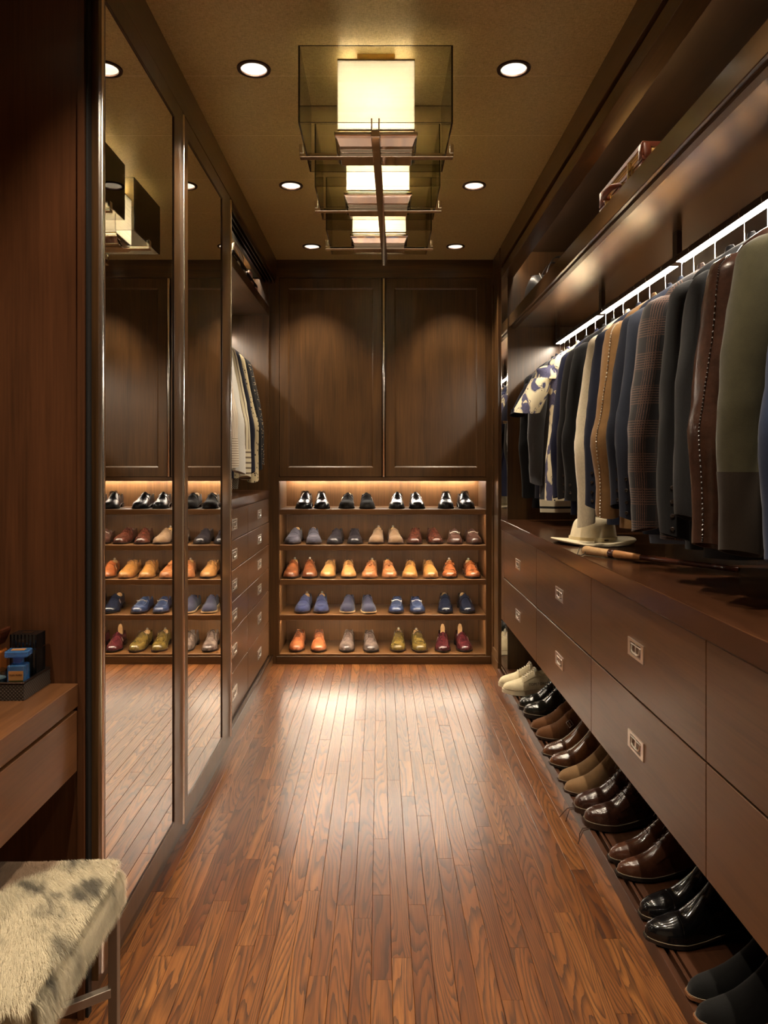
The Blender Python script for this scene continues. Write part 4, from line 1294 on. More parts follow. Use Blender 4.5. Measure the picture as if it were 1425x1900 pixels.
GR = 'clothes on the right-hand rail'
M_PLAID = plaid_mat()
M_PRINT = leaf_print()
navy, ink, char, blackc = cloth((38, 42, 60)), cloth((26, 28, 40)), cloth((44, 45, 50)), cloth((20, 20, 22))
RXG = RX
items = [
 # far end first: name, label, category, material, y, options
 ('sweater', 'black sweater hanging last beside the walnut end panel', 'sweater', blackc, 4.385, dict(thick=.028, sleeve=.70, length=.86, splay=.03)),
 ('shirt', 'dark navy short-sleeved shirt just behind the violet and cream print', 'shirt', cloth((30, 30, 46)), 4.28, dict(thick=.028, sw=.042, short=True, length=.80)),
 ('cardigan', 'grey wool cardigan with a cream and black striped hem band', 'cardigan', cloth((82, 82, 86), 'knit', .3, 300), 4.17, dict(thick=.030, sleeve=.62, length=.80, hem_m=stripe_mat('cream_black_band', (206, 196, 170), (20, 20, 22), .05, .25, True), hem_len=.075, splay=.03)),
 ('printed_shirt', 'violet and cream print short-sleeved shirt', 'shirt', M_PRINT, 4.03, dict(short=True, length=.80, thick=.046, sw=.062)),
 ('shirt', 'cream collared shirt squeezed behind the row of dark suits', 'shirt', cloth((216, 208, 186)), 3.83, dict(sleeve=.6, length=.74, half=.105, splay=0.0, sw=.035)),
 ('jacket', 'olive-black blazer in front of the printed shirt', 'jacket', cloth((44, 42, 40)), 3.67, dict(buttons=3, half=.115, splay=.0, sw=.04)),
 ('jacket', 'deep navy suit jacket, bluest of the dark suits by the hat', 'jacket', cloth((34, 38, 66)), 3.50, dict(buttons=3)),
 ('jacket', 'brown-black suit jacket between the navy one and the cream knit', 'jacket', cloth((34, 31, 32)), 3.38, dict(buttons=3, length=.83)),
 ('jacket', 'plain black jacket directly behind the cream knit blazer', 'jacket', cloth((24, 24, 27)), 3.25, dict(buttons=2, length=.80)),
 ('knit_blazer', 'cream knitted blazer whose long sleeve reaches the hat', 'jacket', cloth((222, 208, 178), 'knit', .3, 260, .9, .5), 3.06, dict(sleeve=.76, length=.80, thick=.040, sw=.050, half=.160)),
 ('jacket', 'slate navy blazer with horn cuff buttons next to the cream knit', 'jacket', navy, 2.93, dict(buttons=4, thick=.036, sleeve=.68)),
 ('suede_jacket', 'tan suede jacket with whip-stitched sleeve', 'jacket', suede((140, 106, 68), 'tan_suede'), 2.77, dict(stitched=M_SNAP, bend=.020, sw=.056, thick=.048, sleeve=.70, folds=.006)),
 ('jacket', 'midnight blue suit jacket behind the plaid coat', 'jacket', cloth((40, 44, 58)), 2.62, dict(buttons=4)),
 ('jacket', 'steel blue blazer touching the plaid coat', 'jacket', cloth((60, 66, 82)), 2.52, dict(buttons=4, sleeve=.70, inner=(cloth((120, 130, 150)), .03))),
 ('plaid_coat', 'brown and black glen plaid wool coat', 'coat', M_PLAID, 2.36, dict(thick=.050, sw=.058, sleeve=.72, length=.84, bend=.012, buttons=0)),
 ('coat', 'charcoal wool overcoat beside the plaid coat', 'coat', cloth((40, 40, 42)), 2.17, dict(thick=.048, sw=.056, length=.85, sleeve=.72, buttons=4)),
 ('coat', 'dark grey herringbone coat behind the brown leather jacket', 'coat', cloth((54, 54, 56)), 2.04, dict(thick=.04, length=.86, sleeve=.66)),
 ('leather_jacket', 'brown leather jacket with a stitched sleeve seam', 'jacket', leather((82, 52, 38), .3, .5, None, .5), 1.89, dict(thick=.048, sw=.062, sleeve=.72, folds=.005, length=.83, stitched=leather((50, 32, 24), .5, .2), bend=.012)),
 ('suede_jacket', 'olive green suede jacket with brown ribbed cuffs', 'jacket', suede((78, 74, 54), 'olive_suede'), 1.73, dict(thick=.052, sw=.062, sleeve=.66, cuff_m=cloth((58, 48, 38), 'rib'), cuff_len=.06, length=.80)),
 ('denim_jacket', 'blue denim jacket at the open end of the rail', 'jacket', cloth((62, 78, 112), 'denim', .1, 500), 1.565, dict(thick=.040, sw=.052, sleeve=.72, length=.82, buttons=2)),
]
SHORT = ['black sweater', 'dark navy short-sleeved shirt', 'grey cardigan', 'violet print shirt', 'cream shirt', 'olive-black blazer', 'deep navy suit jacket', 'brown-black suit jacket',
         'plain black jacket', 'cream knitted blazer', 'slate navy blazer', 'tan suede jacket', 'midnight blue jacket', 'steel blue blazer', 'plaid coat', 'charcoal overcoat',
         'herringbone coat', 'brown leather jacket', 'olive suede jacket', 'denim jacket']
for i, (nm, lb, ct, mt, y, op) in enumerate(items):
    garment(nm, lb, ct, mt, RXG, y, RZ, -1, GR, seed=i, yaw=random.Random(i).uniform(-.07, .05),
            hanger_label='wooden hanger with a wire hook carrying the ' + SHORT[i], **op)

GL = 'shirts on the wardrobe rail'
M_STR1 = stripe_mat('pink_pinstripe', (214, 204, 184), (160, 134, 120), .012, .22)
M_STR2 = stripe_mat('cream_wide_stripe', (206, 196, 168), (120, 106, 88), .024, .30)
sh = [
 ('shirt', 'cream shirt with fine brown pinstripes, first beside the mirrored door', M_STR1, 3.72, dict(cuff_m=stripe_mat('pinstripe_cuff', (214, 204, 184), (150, 130, 112), .012, .3, True), cuff_len=.03, sleeve=.62, inner=(cloth((190, 150, 146)), .03))),
 ('shirt', 'plain white shirt between the pinstriped and wide striped shirts', cloth((222, 220, 212), 'cotton', .1, 900), 3.90, dict(sleeve=.66, cuff_m=cloth((226, 224, 216), 'cotton_cuff', .1, 900), cuff_len=.01, inner=(cloth((96, 94, 104)), .03))),
 ('shirt', 'cream shirt with wide taupe stripes and a striped cuff', M_STR2, 4.06, dict(sleeve=.68, cuff_m=stripe_mat('striped_cuff', (206, 196, 168), (110, 96, 80), .028, .34, True), cuff_len=.02)),
 ('shirt', 'midnight blue shirt between the striped and the dotted cream shirts', cloth((34, 36, 54)), 4.19, dict(sleeve=.68)),
 ('shirt', 'cream shirt scattered with small dark motifs', dots_mat('small_motifs', (200, 184, 146), (46, 38, 34), 66, .27, .7), 4.32, dict(sleeve=.70, cuff_m=dots_mat('small_motifs_cuff', (200, 184, 146), (46, 38, 34), 66, .27, .7), cuff_len=.02)),
 ('shirt', 'black shirt behind the cream shirt with dark motifs', cloth((24, 24, 28)), 4.44, dict(sleeve=.66, inner=(checker_mat('black_white_check', (36, 32, 30), (190, 180, 160), 150), .065))),
 ('shirt', 'black shirt with pale floral specks hanging last on the wardrobe rail', dots_mat('pale_specks', (28, 26, 26), (170, 150, 120), 84, .30), 4.56, dict(sleeve=.62)),
]
SH2 = ['pinstriped shirt', 'plain white shirt', 'wide striped shirt', 'midnight blue shirt', 'cream motif shirt', 'black shirt on the wardrobe rail', 'black speckled shirt']
for i, (nm, lb, mt, y, op) in enumerate(sh):
    garment(nm, lb, 'shirt', mt, -0.98, y, 2.10, 1, GL, seed=50 + i, half=.165, thick=.034, sw=.044, splay=.095, length=.80, folds=.009,
            yaw=random.Random(90 + i).uniform(-.04, .04), hanger_label='wooden hanger with a wire hook carrying the ' + SH2[i], **op)

# ================================================================== THINGS ON THE WORKTOP AND SHELVES
# cream felt hat
M_FELT = suede((238, 224, 192), 'felt')
hat = thing('felt_hat', 'cream wide-brimmed felt hat lying on the walnut worktop under the cream sleeve', 'hat', (0.893, 3.16, 0.9395), 0.15)
mb = MB(); NH = 48; rings = []
prof = [(.172, .163, .012, 1), (.176, .167, .016, 1), (.172, .163, .020, 1), (.135, .128, .0135, .5), (.104, .096, .012, .2), (.098, .088, .018, 0), (.096, .084, .045, 0), (.092, .078, .075, 0), (.086, .068, .095, 0), (.074, .052, .106, 0), (.050, .032, .100, 0), (.025, .014, .090, 0), (.006, .004, .087, 0)]
for i, (rx_, ry_, z, br) in enumerate(prof):
    ring = []
    for j in range(NH):
        a = 2 * PI * j / NH
        zz = z + br * (0.010 * math.cos(2 * a) - 0.004)
        pin = 1.0
        if .04 < z < .11: pin = 1 - 0.22 * max(0, math.cos(a - PI)) ** 6 * (z / .1) * 0 - 0.16 * (z / .1) * (max(0, math.cos(a - 2.5)) ** 8 + max(0, math.cos(a + 2.5)) ** 8)
        if z > .07: zz += 0.010 * abs(math.sin(a)) - .004
        ring.append(Vector((math.cos(a) * rx_ * pin, math.sin(a) * ry_ * pin, max(zz, .0005))))
    rings.append(ring)
under = [Vector((p.x * .99, p.y * .99, max(p.z - .0035, .0))) for p in rings[0]]
inn = [Vector((math.cos(2 * PI * j / NH) * .1, math.sin(2 * PI * j / NH) * .09, .004)) for j in range(NH)]
mb.loft([inn, under] + rings, True, True)
mb.build('crown_and_brim', M_FELT, hat, 50, local=True, sub=1)
mb = MB(); rg = []
for (z, e) in ((.013, .0008), (.0135, .0025), (.030, .0025), (.0305, .0008)):
    rg.append([Vector((math.cos(2 * PI * j / NH) * (.0985 + e - max(0, z - .018) * .1), math.sin(2 * PI * j / NH) * (.0885 + e - max(0, z - .018) * .1), z)) for j in range(NH)])
mb.loft(rg, False, False); mb.build('ribbon_band', cloth((226, 208, 166), 'ribbon', .1, 900), hat, 60, local=True)
mb = MB()
for sg in (1, -1):
    mb.loft([[Vector((-.012, -.0925, .014)), Vector((-.012, -.0925, .028)), Vector((-.010, -.0965, .028)), Vector((-.010, -.0965, .014))],
             [Vector((-.012 + sg * .024, -.0915, .009 if sg > 0 else .012)), Vector((-.012 + sg * .022, -.0915, .030)), Vector((-.012 + sg * .022, -.0945, .030)), Vector((-.012 + sg * .024, -.0945, .010))]])
mb.build('ribbon_bow', cloth((236, 222, 186), 'ribbon_bow', .1, 900), hat, None, local=True)
MB().box(.006, .024, -.0955, -.0925, .017, .023).build('maker_tab', plain('dark_tab', S(60, 42, 34), .5), hat, None, local=True)

# long wooden stick with a cord loop
a0, a1 = Vector((0.745, 2.745, 0.9395)), Vector((1.065, 2.235, 0.9395))
stick = thing('wooden_stick', 'long wooden stick with pale handle, dark collar and black cord loop on the worktop', 'stick', tuple(a0))
dv = (a1 - a0); LN = dv.length; dv.normalize()
def along(s, z): return tuple(a0 + dv * s + Vector((0, 0, z)))
M_ASH = wood('pale_ash_handle', S(196, 150, 100), S(232, 196, 148), 1, rough=0.2)
M_ROSE = wood('dark_rosewood', S(40, 18, 12), S(92, 46, 28), 1, rough=0.12)
M_TAN = wood('tan_neck', S(150, 96, 54), S(196, 140, 88), 1, rough=0.16)
def rod(name, segs, m):
    MB().tube([along(s, 0.0175) for s, r in segs], [r for s, r in segs], 18).build(name, m, stick, 55)
rod('handle', [(0.0, .010), (.002, .0155), (.008, .0172), (.03, .0160), (.085, .0140), (.116, .0142)], M_ASH)
rod('collar', [(.1161, .0146), (.118, .0152), (.138, .0152), (.140, .0146)], M_ROSE)
rod('neck', [(.1401, .0140), (.16, .0140), (.20, .0120), (.25, .0098)], M_TAN)
rod('shaft', [(.2501, .0098), (.32, .0090), (.42, .0086), (.52, .0084), (LN - .004, .0084), (LN, .0060)], M_ROSE)
cordp = [along(.012, .030)]
cordp = [Vector(along(.014, .034)), Vector(along(.004, .030)) + Vector((-.018, .004, 0)), Vector(along(-.004, .010)) + Vector((-.022, -.006, 0)), Vector(along(-.006, .003)) + Vector((-.028, -.024, 0)), Vector(along(.004, .003)) + Vector((-.024, -.036, 0)), Vector(along(.010, .006)) + Vector((-.014, -.022, 0)), Vector(along(.016, .014)) + Vector((-.012, -.010, 0)), Vector(along(.018, .033))]
MB().tube(cordp, .0016, 6).build('cord_loop', M_LACE_B, stick, 60)

# suitcase on the thick shelf
M_CASE = plain('chestnut_case_leather', S(112, 54, 32), .35)
M_CANE = stripe_mat('striped_case_canvas', (222, 178, 110), (150, 106, 58), .011, .3, True, True)
case = thing('suitcase', 'tan striped suitcase with brown leather corners and brass latches on the thick shelf', 'suitcase', (0.99, 2.635, 2.1555))
x0, x1, y0, y1, z0, z1 = 0.835, 1.150, 2.400, 2.870, 2.156, 2.298
zs_ = 2.238
mb = MB(); rbox(mb, x0 + .003, x1 - .003, y0 + .003, y1 - .003, z0 + .001, zs_ - .001, .018, 4); mb.build('base_shell', M_CANE, case, 50)
mb = MB(); rbox(mb, x0 + .003, x1 - .003, y0 + .003, y1 - .003, zs_ + .001, z1 - .001, .018, 4); mb.build('lid', M_CANE, case, 50)
for (za, zb_) in ((z0, z0 + .016), (zs_ - .014, zs_ - .002), (zs_ + .002, zs_ + .014), (z1 - .016, z1)):
    mb = MB().frame(2, za, zb_, x0, x1, y0, y1, .005); mb.build('leather_binding', M_CASE, case, None, .0015)
for (cx_, cy_) in ((x0, y0), (x0, y1), (x1, y0), (x1, y1)):
    for (za, zb_) in ((z0 - .0003, zs_ - .0015), (zs_ + .0015, z1 + .001)):
        sx_ = 1 if cx_ == x0 else -1; sy_ = 1 if cy_ == y0 else -1
        xa, xb = sorted((cx_ - sx_ * .0015, cx_ + sx_ * .034)); ya, yb_ = sorted((cy_ - sy_ * .0015, cy_ + sy_ * .042))
        mb = MB(); rbox(mb, xa, xb, ya, yb_, za, zb_, .012, 3); mb.build('corner_cap', M_CASE, case, 50)
for yy in (y0 + .115, y1 - .105):
    mb = MB().box(x0 - .006, x0 + .002, yy - .013, yy + .013, zs_ + .006, zs_ + .030); mb.box(x0 - .009, x0 - .005, yy - .006, yy + .006, zs_ - .026, zs_ + .036)
    mb.box(x0 - .006, x0 + .002, yy - .014, yy + .014, zs_ - .030, zs_ - .008); mb.box(x0 - .007, x0 + .002, yy - .040, yy - .026, zs_ - .024, zs_ + .010)
    mb.build('latch', M_BRASS, case, None, .001)
yc = (y0 + y1) / 2
MB().tube([(x0 - .004, yc - .062, zs_ - .018), (x0 - .020, yc - .066, zs_ - .018), (x0 - .040, yc - .050, zs_ - .020), (x0 - .046, yc, zs_ - .022), (x0 - .040, yc + .050, zs_ - .020), (x0 - .020, yc + .066, zs_ - .018), (x0 - .004, yc + .062, zs_ - .018)], [.006, .008, .010, .011, .010, .008, .006], 10).build('handle', M_CASE, case, 60)
for yy in (yc - .064, yc + .064):
    MB().box(x0 - .014, x0 + .001, yy - .012, yy + .012, zs_ - .026, zs_ - .010).build('handle_mount', M_BRASS, case, None, .002)

# bag at the far end of the shelf
M_BAG = leather((52, 52, 56), .5, .3, None, .15)
bag = thing('holdall_bag', 'dark grey soft holdall with looped strap handles at the far end of the thick shelf', 'bag', (0.99, 4.25, 2.156))
rings = []
for (z, w, d) in ((0, .150, .125), (.004, .162, .135), (.05, .168, .140), (.11, .160, .125), (.150, .145, .075), (.172, .130, .030), (.176, .120, .014)):
    ring = []
    for j in range(36):
        a = 2 * PI * j / 36
        c, s_ = math.cos(a), math.sin(a)
        k_ = 1 + .03 * NZ.noise(Vector((c * 2, s_ * 2, z * 14)))
        ring.append(Vector((math.copysign(abs(c) ** .55, c) * w * k_, math.copysign(abs(s_) ** .6, s_) * d * k_, z)))
    rings.append(ring)
MB().loft(rings).build('body', M_BAG, bag, 55, local=True)
MB().tube([Vector((-.145 + .29 * i / 12, .0, .177)) for i in range(13)], .0035, 6, flat=.7).build('zip', M_DARKMET, bag, 60, local=True)
for sg in (-1, 1):
    pts = []
    for i in range(17):
        u = i / 16
        pts.append(Vector((-.085 + .17 * u, sg * (.118 - .060 * math.sin(u * PI)), .10 + .165 * math.sin(u * PI) ** .7)))
    mb = MB()
    rr_ = []
    for i_, p in enumerate(pts):
        w_ = .013
        q0, q1 = pts[max(i_ - 1, 0)], pts[min(i_ + 1, 16)]
        n_ = Vector((-(q1.z - q0.z), 0, q1.x - q0.x)).normalized() * .002
        rr_.append([p - n_ + Vector((0, -w_, 0)), p - n_ + Vector((0, w_, 0)), p + n_ + Vector((0, w_, 0)), p + n_ + Vector((0, -w_, 0))])
    mb.loft(rr_); mb.build('strap_handle', leather((40, 40, 44), .45, .2), bag, 50, local=True)
MB().tube([Vector((-.100, -.134 - .006 * math.sin(i / 12 * PI), .012 + .150 * i / 12)) if i < 9 else Vector((-.100, -.134 + .085 * ((i - 8) / 4.0), .112 + .062 * ((i - 8) / 4.0))) for i in range(13)], .0026, 5).build('piping', plain('pale_bag_piping', S(170, 166, 160), .6), bag, 60, local=True)

# black cases on the wardrobe shelf
M_CASEB = leather((24, 22, 22), .25, .2)
M_IVORY = plain('ivory_enamel', S(226, 216, 196), .25)
M_PINK = plain('pale_pink_lining', S(206, 164, 156), .6)
for i, (ya, yb_, hgt) in enumerate(((3.86, 4.22, .105), (4.27, 4.60, .095))):
    cs = thing('black_case', ('black case with a curved ivory handle, first on the wardrobe shelf', 'smaller black case with pale pink lining, beside the end of the wardrobe shelf')[i], 'case', (-0.86, (ya + yb_) / 2, 2.2645), 0, 'black cases on the wardrobe shelf')
    mb = MB(); rbox(mb, -0.98, -0.745, ya, yb_, 2.265, 2.265 + hgt * .72, .012, 3); mb.build('body', M_CASEB, cs, 50)
    mb = MB(); rbox(mb, -0.982, -0.743, ya - .002, yb_ + .002, 2.265 + hgt * .735, 2.265 + hgt, .012, 3); mb.build('lid', M_CASEB, cs, 50)
    for yy in (ya + .09, yb_ - .09):
        mb = MB(); rbox(mb, -0.7425, -0.733, yy - .030, yy + .030, 2.285, 2.285 + hgt * .40, .004, 3); mb.build('clasp_plate', M_IVORY if i == 0 else M_PINK, cs, 50)
    if i == 0:
        MB().tube([(-0.76, ya + .02, 2.265 + hgt), (-0.755, ya + .03, 2.265 + hgt + .030), (-0.755, ya + .07, 2.265 + hgt + .046), (-0.755, ya + .20, 2.265 + hgt + .044), (-0.755, ya + .28, 2.265 + hgt + .026), (-0.76, ya + .30, 2.265 + hgt)], .010, 10).build('handle', M_IVORY, cs, 60)
    else:
        MB().tube([(-0.755, ya + .06, 2.265 + hgt), (-0.752, ya + .07, 2.265 + hgt + .02), (-0.752, ya + .15, 2.265 + hgt + .026), (-0.755, ya + .17, 2.265 + hgt)], .007, 8).build('handle', M_PINK, cs, 60)

# ================================================================== VANITY, TRAY, BOTTLES
VX = -0.688
van = thing('vanity_desk', 'built-in walnut vanity desk with one long drawer beside the mirrored wardrobe', 'desk', (-1.0, 1.2, 0))
MB().box(XL + .001, VX, 0.55, 1.7215, 0.717, 0.770).build('top', M_VAN, van, bevel=0.0018)
MB().box(XL + .002, VX - 0.022, 0.60, 1.7205, 0.575, 0.7165).build('drawer_box', M_WY, van)
MB().box(VX - 0.021, VX - 0.001, 0.60, 1.7185, 0.571, 0.709).build('drawer', M_VAN, van, bevel=0.0012)
MB().box(XL + .002, VX - 0.010, 0.56, 0.598, 0.0, 0.7165).build('side_panel', M_WZ, van)

M_WEAVE = weave_mat('woven_leather', (30, 25, 22), (92, 80, 70), 130)
tray = thing('woven_tray', 'dark woven leather tray of bottles on the vanity desk', 'tray', (-0.9, 1.658, 0.7705))
MB().box(-1.05, -0.7505, 1.592, 1.722, 0.771, 0.776).build('base', M_WEAVE, tray)
mb = MB().frame(2, 0.7765, 0.805, -1.05, -0.7505, 1.592, 1.7195, 0.006); mb.build('rim_wall', M_WEAVE, tray, None, .0015)
MB().frame(2, 0.8055, 0.8085, -1.0508, -0.7497, 1.5912, 1.7203, 0.0076).build('top_edging', M_DARKMET, tray, None, .001)

TZ = 0.7765
M_BLUEG = plain('blue_glass', (0.14, 0.42, 0.92, 1), 0.03, 0.0, Transmission_Weight=0.8, Coat_Weight=0.6)
M_AMBERG = plain('amber_glass', (0.42, 0.13, 0.03, 1), 0.05, 0.0, Transmission_Weight=0.5, Coat_Weight=0.6)
M_CLEARG = tinted('clear_grey_glass', (0.80, 0.86, 0.88, 1))
M_GOLDLAB = plain('gold_label', S(188, 132, 78), .35, .4)
M_GREENLAB = plain('dark_green_label', S(44, 46, 16), .4)
M_BLKGLOSS = plain('gloss_black', S(14, 14, 15), .12)
M_PRINTK = plain('label_print', S(30, 20, 12), .5)
# black flacon, fluted
bx = thing('perfume_flacon', 'tall black fluted perfume flacon at the back of the woven tray', 'bottle', (-0.789, 1.692, TZ))
mb = MB()
def flute(z0, z1, hw, hd, n=15):
    def ring(z, e):
        pts = []
        for (ax, ay, bx_, by_) in ((-hw, -hd, hw, -hd), (hw, -hd, hw, hd), (hw, hd, -hw, hd), (-hw, hd, -hw, -hd)):
            for i in range(n):
                u = i / n
                nx, ny = (by_ - ay), -(bx_ - ax); l = math.hypot(nx, ny); q = .0007 * (1 if i % 2 else -1)
                pts.append(Vector((ax + (bx_ - ax) * u + nx / l * q, ay + (by_ - ay) * u + ny / l * q, z)))
        return pts
    return [ring(z0, 0), ring(z1, 0)]
mb = MB().loft(flute(0, .082, .030, .022)); mb.build('body', M_BLKGLOSS, bx, None, local=True)
MB().loft(flute(.0845, .116, .030, .022)).build('cap', M_BLKGLOSS, bx, None, local=True)
MB().box(-.027, .027, -.019, .019, .0822, .0842).build('collar', M_CHROME, bx, None, local=True)
MB().box(-.012, .012, -.006, .006, .1162, .1170).build('cap_plate', M_CHROME, bx, None, local=True)
# blue flacon
bl = thing('perfume_bottle', 'blue glass perfume bottle with a gold label and flat blue cap in the tray', 'bottle', (-0.781, 1.632, TZ), 0.12)
mb = MB(); rbox(mb, -.019, .019, -.016, .016, .0, .062, .004, 3); mb.build('body', M_BLUEG, bl, 40, local=True)
mb = MB(); rbox(mb, -.010, .010, -.009, .009, .0625, .078, .004, 3); mb.build('neck', M_BLUEG, bl, 40, local=True)
mb = MB(); rbox(mb, -.024, .024, -.018, .018, .0785, .092, .003, 3); mb.build('cap', M_BLUEG, bl, 40, local=True)
MB().box(-.015, .015, -.0172, -.0164, .030, .050).build('label_plate', M_GOLDLAB, bl, None, local=True)
MB().box(-.015, .015, -.0171, -.0164, .012, .0298).build('lower_label', M_GREENLAB, bl, None, local=True)
MB().box(-.014, .014, -.008, .008, .0922, .0928).build('cap_plate', M_GOLDLAB, bl, None, local=True)
me = text_mesh('TOM FORD', .0052, .00015); me.materials.append(M_PRINTK)
o = bpy.data.objects.new('lettering', me); C.objects.link(o); o.parent = bl; o.location = (0, -.0175, .0415); o.rotation_euler = (PI / 2, 0, 0)
# amber flacon
am = thing('perfume_bottle', 'amber perfume bottle with a wide dark cap at the back of the tray', 'bottle', (-0.848, 1.662, TZ))
mb = MB(); rbox(mb, -.022, .022, -.018, .018, 0, .085, .005, 3); mb.build('body', M_AMBERG, am, 40, local=True)
MB().lathe([(.012, .0855), (.012, .097)], 16).build('neck', M_AMBERG, am, 60, local=True)
mb = MB().loft([[Vector((sx * a_, sy * b_, z)) for sx, sy in ((-1, -1), (1, -1), (1, 1), (-1, 1))] for (a_, b_, z) in ((.016, .014, .0975), (.020, .017, .108), (.026, .021, .126), (.026, .021, .131))]); mb.build('cap', M_ROSE, am, None, local=True)
MB().box(-.020, .020, -.016, .016, .1312, .1322).build('cap_plate', M_CHROME, am, None, local=True)
# grey tumbler
tb = thing('glass_tumbler', 'small grey glass tumbler at the front of the woven tray', 'glass', (-0.8275, 1.622, TZ))
MB().lathe([(.001, 0), (.021, 0), (.0225, .004), (.0245, .050), (.0235, .0505), (.0215, .010), (.001, .008)], 28, cap0=True, cap1=True).build('bowl', M_CLEARG, tb, 50, local=True)
tc_ = MB().lathe([(.0005, .0088), (.0205, .0092), (.0226, .034), (.0005, .034)], 24); tc_.build('candle_wax', plain('grey_wax', S(96, 110, 118), .5), tb, 50, local=True)

# ================================================================== FUR STOOL
st = thing('fur_stool', 'low stool with a brindled cowhide seat on a slim pewter frame by the vanity', 'stool', (-0.755, 1.32, 0))
SXa, SXb, SYa, SYb, SZa, SZb = -0.995, -0.522, 1.105, 1.533, 0.402, 0.474
mb = MB(); rings = []
def rrect(x0, x1, y0, y1, r, z, seg=6):
    pts = []
    for (cx, cy, a0) in ((x1 - r, y1 - r, 0), (x0 + r, y1 - r, PI / 2), (x0 + r, y0 + r, PI), (x1 - r, y0 + r, 1.5 * PI)):
        for k in range(seg + 1):
            a = a0 + PI / 2 * k / seg
            pts.append(Vector((cx + math.cos(a) * r, cy + math.sin(a) * r, z)))
    return pts
for (e, z) in ((.012, SZa), (.002, SZa + .008), (0, SZa + .03), (.004, SZb - .016), (.016, SZb - .004), (.06, SZb + .002), (.15, SZb + .004)):
    rings.append(rrect(SXa + e, SXb - e, SYa + e, SYb - e, max(.045 - e * .3, .01), z))
M_HIDE = plain('hide_skin', S(160, 142, 112), .9)
MB().loft(rings).build('seat_cushion', M_HIDE, st, 60)
lg = .009
for (lx, ly) in ((-0.520, 1.478), (-0.520, 1.150), (-0.990, 1.478), (-0.990, 1.150)):
    MB().box(lx - lg, lx + lg, ly - lg, ly + lg, 0.0, SZa - .001 if True else 0).build('leg', M_STOOLMET, st, None, .001)
mb = MB(); zq = .240
for (p, q) in (((-0.520, 1.478), (-0.990, 1.150)), ((-0.520, 1.150), (-0.990, 1.478))):
    a = Vector((p[0], p[1], zq)); b = Vector((q[0], q[1], zq)); d = (b - a); ln = d.length; ang = math.atan2(d.y, d.x)
    mt = Matrix.Translation((a + b) / 2) @ Matrix.Rotation(ang, 4, 'Z')
    MB().xbox(mt, ln - .016, .016, .018).build('cross_brace', M_STOOLMET, st, None, .001)

# the pelt: tens of thousands of combed hairs, coloured root by root
rg = np.random.default_rng(4)
NH_ = 170000
u = rg.random(NH_); xs = SXa + .006 + (SXb - SXa - .012) * rg.random(NH_); ys = SYa + .006 + (SYb - SYa - .012) * rg.random(NH_)
zs_ = np.full(NH_, SZb + .001); nx = np.zeros(NH_); ny = np.zeros(NH_); nz = np.ones(NH_)
edge = np.minimum.reduce([xs - SXa, SXb - xs, ys - SYa, SYb - ys])
zs_ -= .020 * np.clip(1 - edge / .030, 0, 1) ** 2
ns_ = 36000                                      # right flank and back flank
k = slice(0, ns_); xs[k] = SXb - .001; ys[k] = SYa + .03 + (SYb - SYa - .05) * rg.random(ns_); zs_[k] = SZa + .004 + (SZb - SZa - .016) * rg.random(ns_); nx[k] = 1; nz[k] = .15
k = slice(ns_, ns_ + 8000); xs[k] = SXa + .03 + (SXb - SXa - .06) * rg.random(8000); ys[k] = SYb - .001; zs_[k] = SZa + .004 + (SZb - SZa - .016) * rg.random(8000); ny[k] = 1; nz[k] = .15
k = slice(ns_ + 8000, ns_ + 16000); xs[k] = SXa + .03 + (SXb - SXa - .06) * rg.random(8000); ys[k] = SYa + .001; zs_[k] = SZa + .004 + (SZb - SZa - .016) * rg.random(8000); ny[k] = -1; nz[k] = .15
side = np.zeros(NH_); side[:ns_ + 16000] = 1
fx = np.empty(NH_); fy = np.empty(NH_); tone = np.empty(NH_); ln_ = np.empty(NH_)
COL = {}
cols = np.empty((NH_, 3))
cream, grey, dark, brown = np.array(S(202, 189, 160)[:3]), np.array(S(150, 140, 118)[:3]), np.array(S(92, 86, 74)[:3]), np.array(S(112, 80, 58)[:3])
for i in range(NH_):
    p = Vector((xs[i] * 5, ys[i] * 5, 0))
    a = NZ.noise(Vector((xs[i] * 6, ys[i] * 9, 3.1)))
    fx[i] = .40 + .7 * a; fy[i] = -.75 + .5 * NZ.noise(Vector((xs[i] * 5, ys[i] * 7, 8.2)))
    b = NZ.noise(Vector((xs[i] * 17 + ys[i] * 7 + zs_[i] * 12 * side[i], ys[i] * 10 - xs[i] * 7 - zs_[i] * 6 * side[i], 1.7))) + .55 * NZ.noise(Vector((xs[i] * 34 + ys[i] * 22, ys[i] * 16 - xs[i] * 12, 5.0))) + .42 * NZ.noise(Vector((xs[i] * 95 + ys[i] * 60, ys[i] * 40, 9.0)))
    c = cream
    b *= .9; w = min(max((b - .04) / .50, 0), 1); c = c * (1 - w) + grey * w
    w = min(max((b - .40) / .35, 0), 1); c = c * (1 - w) + dark * w
    br = min(max((-.60 - xs[i] - (1.533 - ys[i]) * .75 + .05 * NZ.noise(p * 3)) / .03, 0), 1) * (1 if ys[i] > 1.30 else 0)
    c = c * (1 - br * .85) + brown * br * .85
    cols[i] = c * (0.75 + .5 * rg.random())
L_ = (.024 + .018 * rg.random(NH_)) * (1 - .25 * side)
dx = np.where(side > 0, nx * .60 + .25 * (rg.random(NH_) - .5), fx + .22 * (rg.random(NH_) - .5))
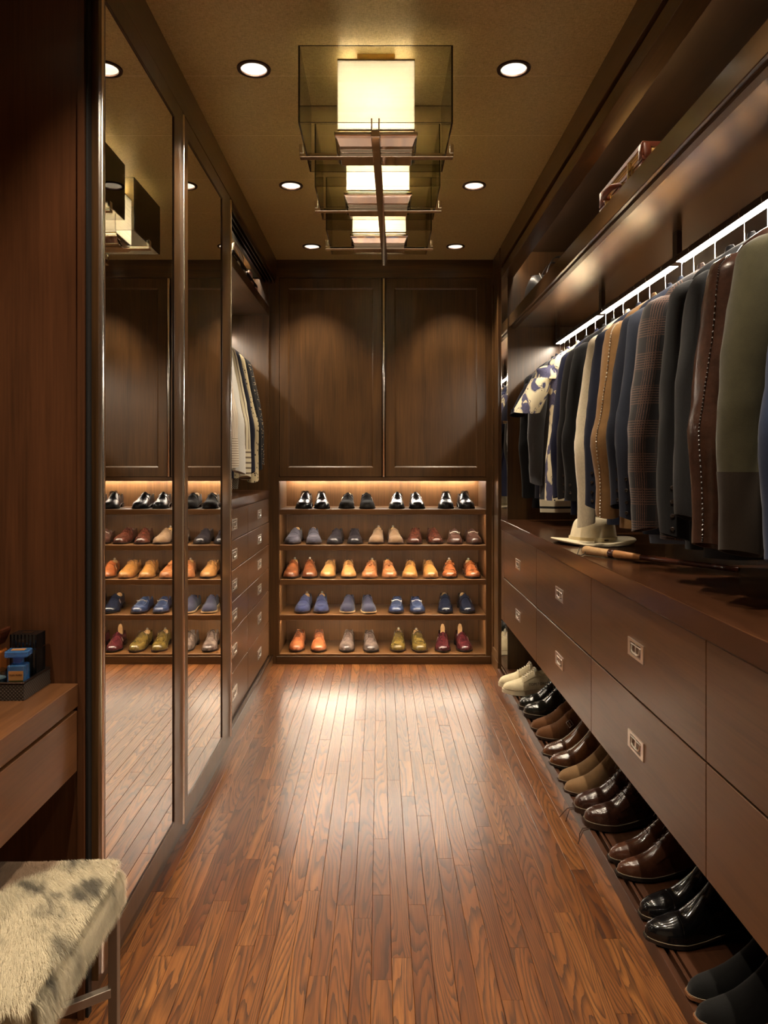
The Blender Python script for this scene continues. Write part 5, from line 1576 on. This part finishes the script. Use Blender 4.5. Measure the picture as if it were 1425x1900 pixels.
dy = np.where(side > 0, ny * .60 - .30 + .3 * (rg.random(NH_) - .5), fy + .22 * (rg.random(NH_) - .5))
dz = np.where(side > 0, -.75 + .5 * rg.random(NH_), .16 + .16 * rg.random(NH_))
D = np.stack([dx, dy, dz], 1); D /= np.linalg.norm(D, axis=1)[:, None]
Nn = np.stack([nx, ny, nz], 1)
W = np.cross(D, Nn); W /= (np.linalg.norm(W, axis=1)[:, None] + 1e-9)
P0 = np.stack([xs, ys, zs_], 1); wd_ = (.00013 + .00010 * rg.random(NH_))[:, None]
P1 = P0 + D * (L_ * .55)[:, None] + Nn * (L_ * .10)[:, None]
D2 = D - Nn * .35
P2 = P1 + D2 * (L_ * .5)[:, None]
V = np.stack([P0 - W * wd_, P0 + W * wd_, P1 + W * wd_ * .8, P1 - W * wd_ * .8, P2], 1).reshape(-1, 3)
wl = world_loc(st); V -= np.array([wl.x, wl.y, wl.z])
base = np.arange(NH_) * 5
me = bpy.data.meshes.new('cowhide_fur')
loops = np.stack([base, base + 1, base + 2, base + 3, base + 3, base + 2, base + 4], 1).reshape(-1)
me.vertices.add(len(V)); me.vertices.foreach_set('co', V.astype(np.float32).reshape(-1))
me.loops.add(len(loops)); me.loops.foreach_set('vertex_index', loops.astype(np.int32))
me.polygons.add(NH_ * 2)
ls = np.stack([np.arange(NH_) * 7, np.arange(NH_) * 7 + 4], 1).reshape(-1)
me.polygons.foreach_set('loop_start', ls.astype(np.int32))
me.update(calc_edges=True)
at_ = me.color_attributes.new('hair_colour', 'FLOAT_COLOR', 'POINT')
cc = np.repeat(np.concatenate([cols, np.ones((NH_, 1))], 1), 5, axis=0)
at_.data.foreach_set('color', cc.astype(np.float32).reshape(-1))
tF = NT('cowhide_hair'); an = tF.n('ShaderNodeAttribute'); an.attribute_name = 'hair_colour'
tF.principled(an.outputs['Color'], .75, Sheen_Weight=.1, Specular_IOR_Level=.25)
me.materials.append(tF.m)
fo = bpy.data.objects.new('cowhide_fur', me); C.objects.link(fo); fo.parent = st
tag(fo, None, None, None, 'stuff')
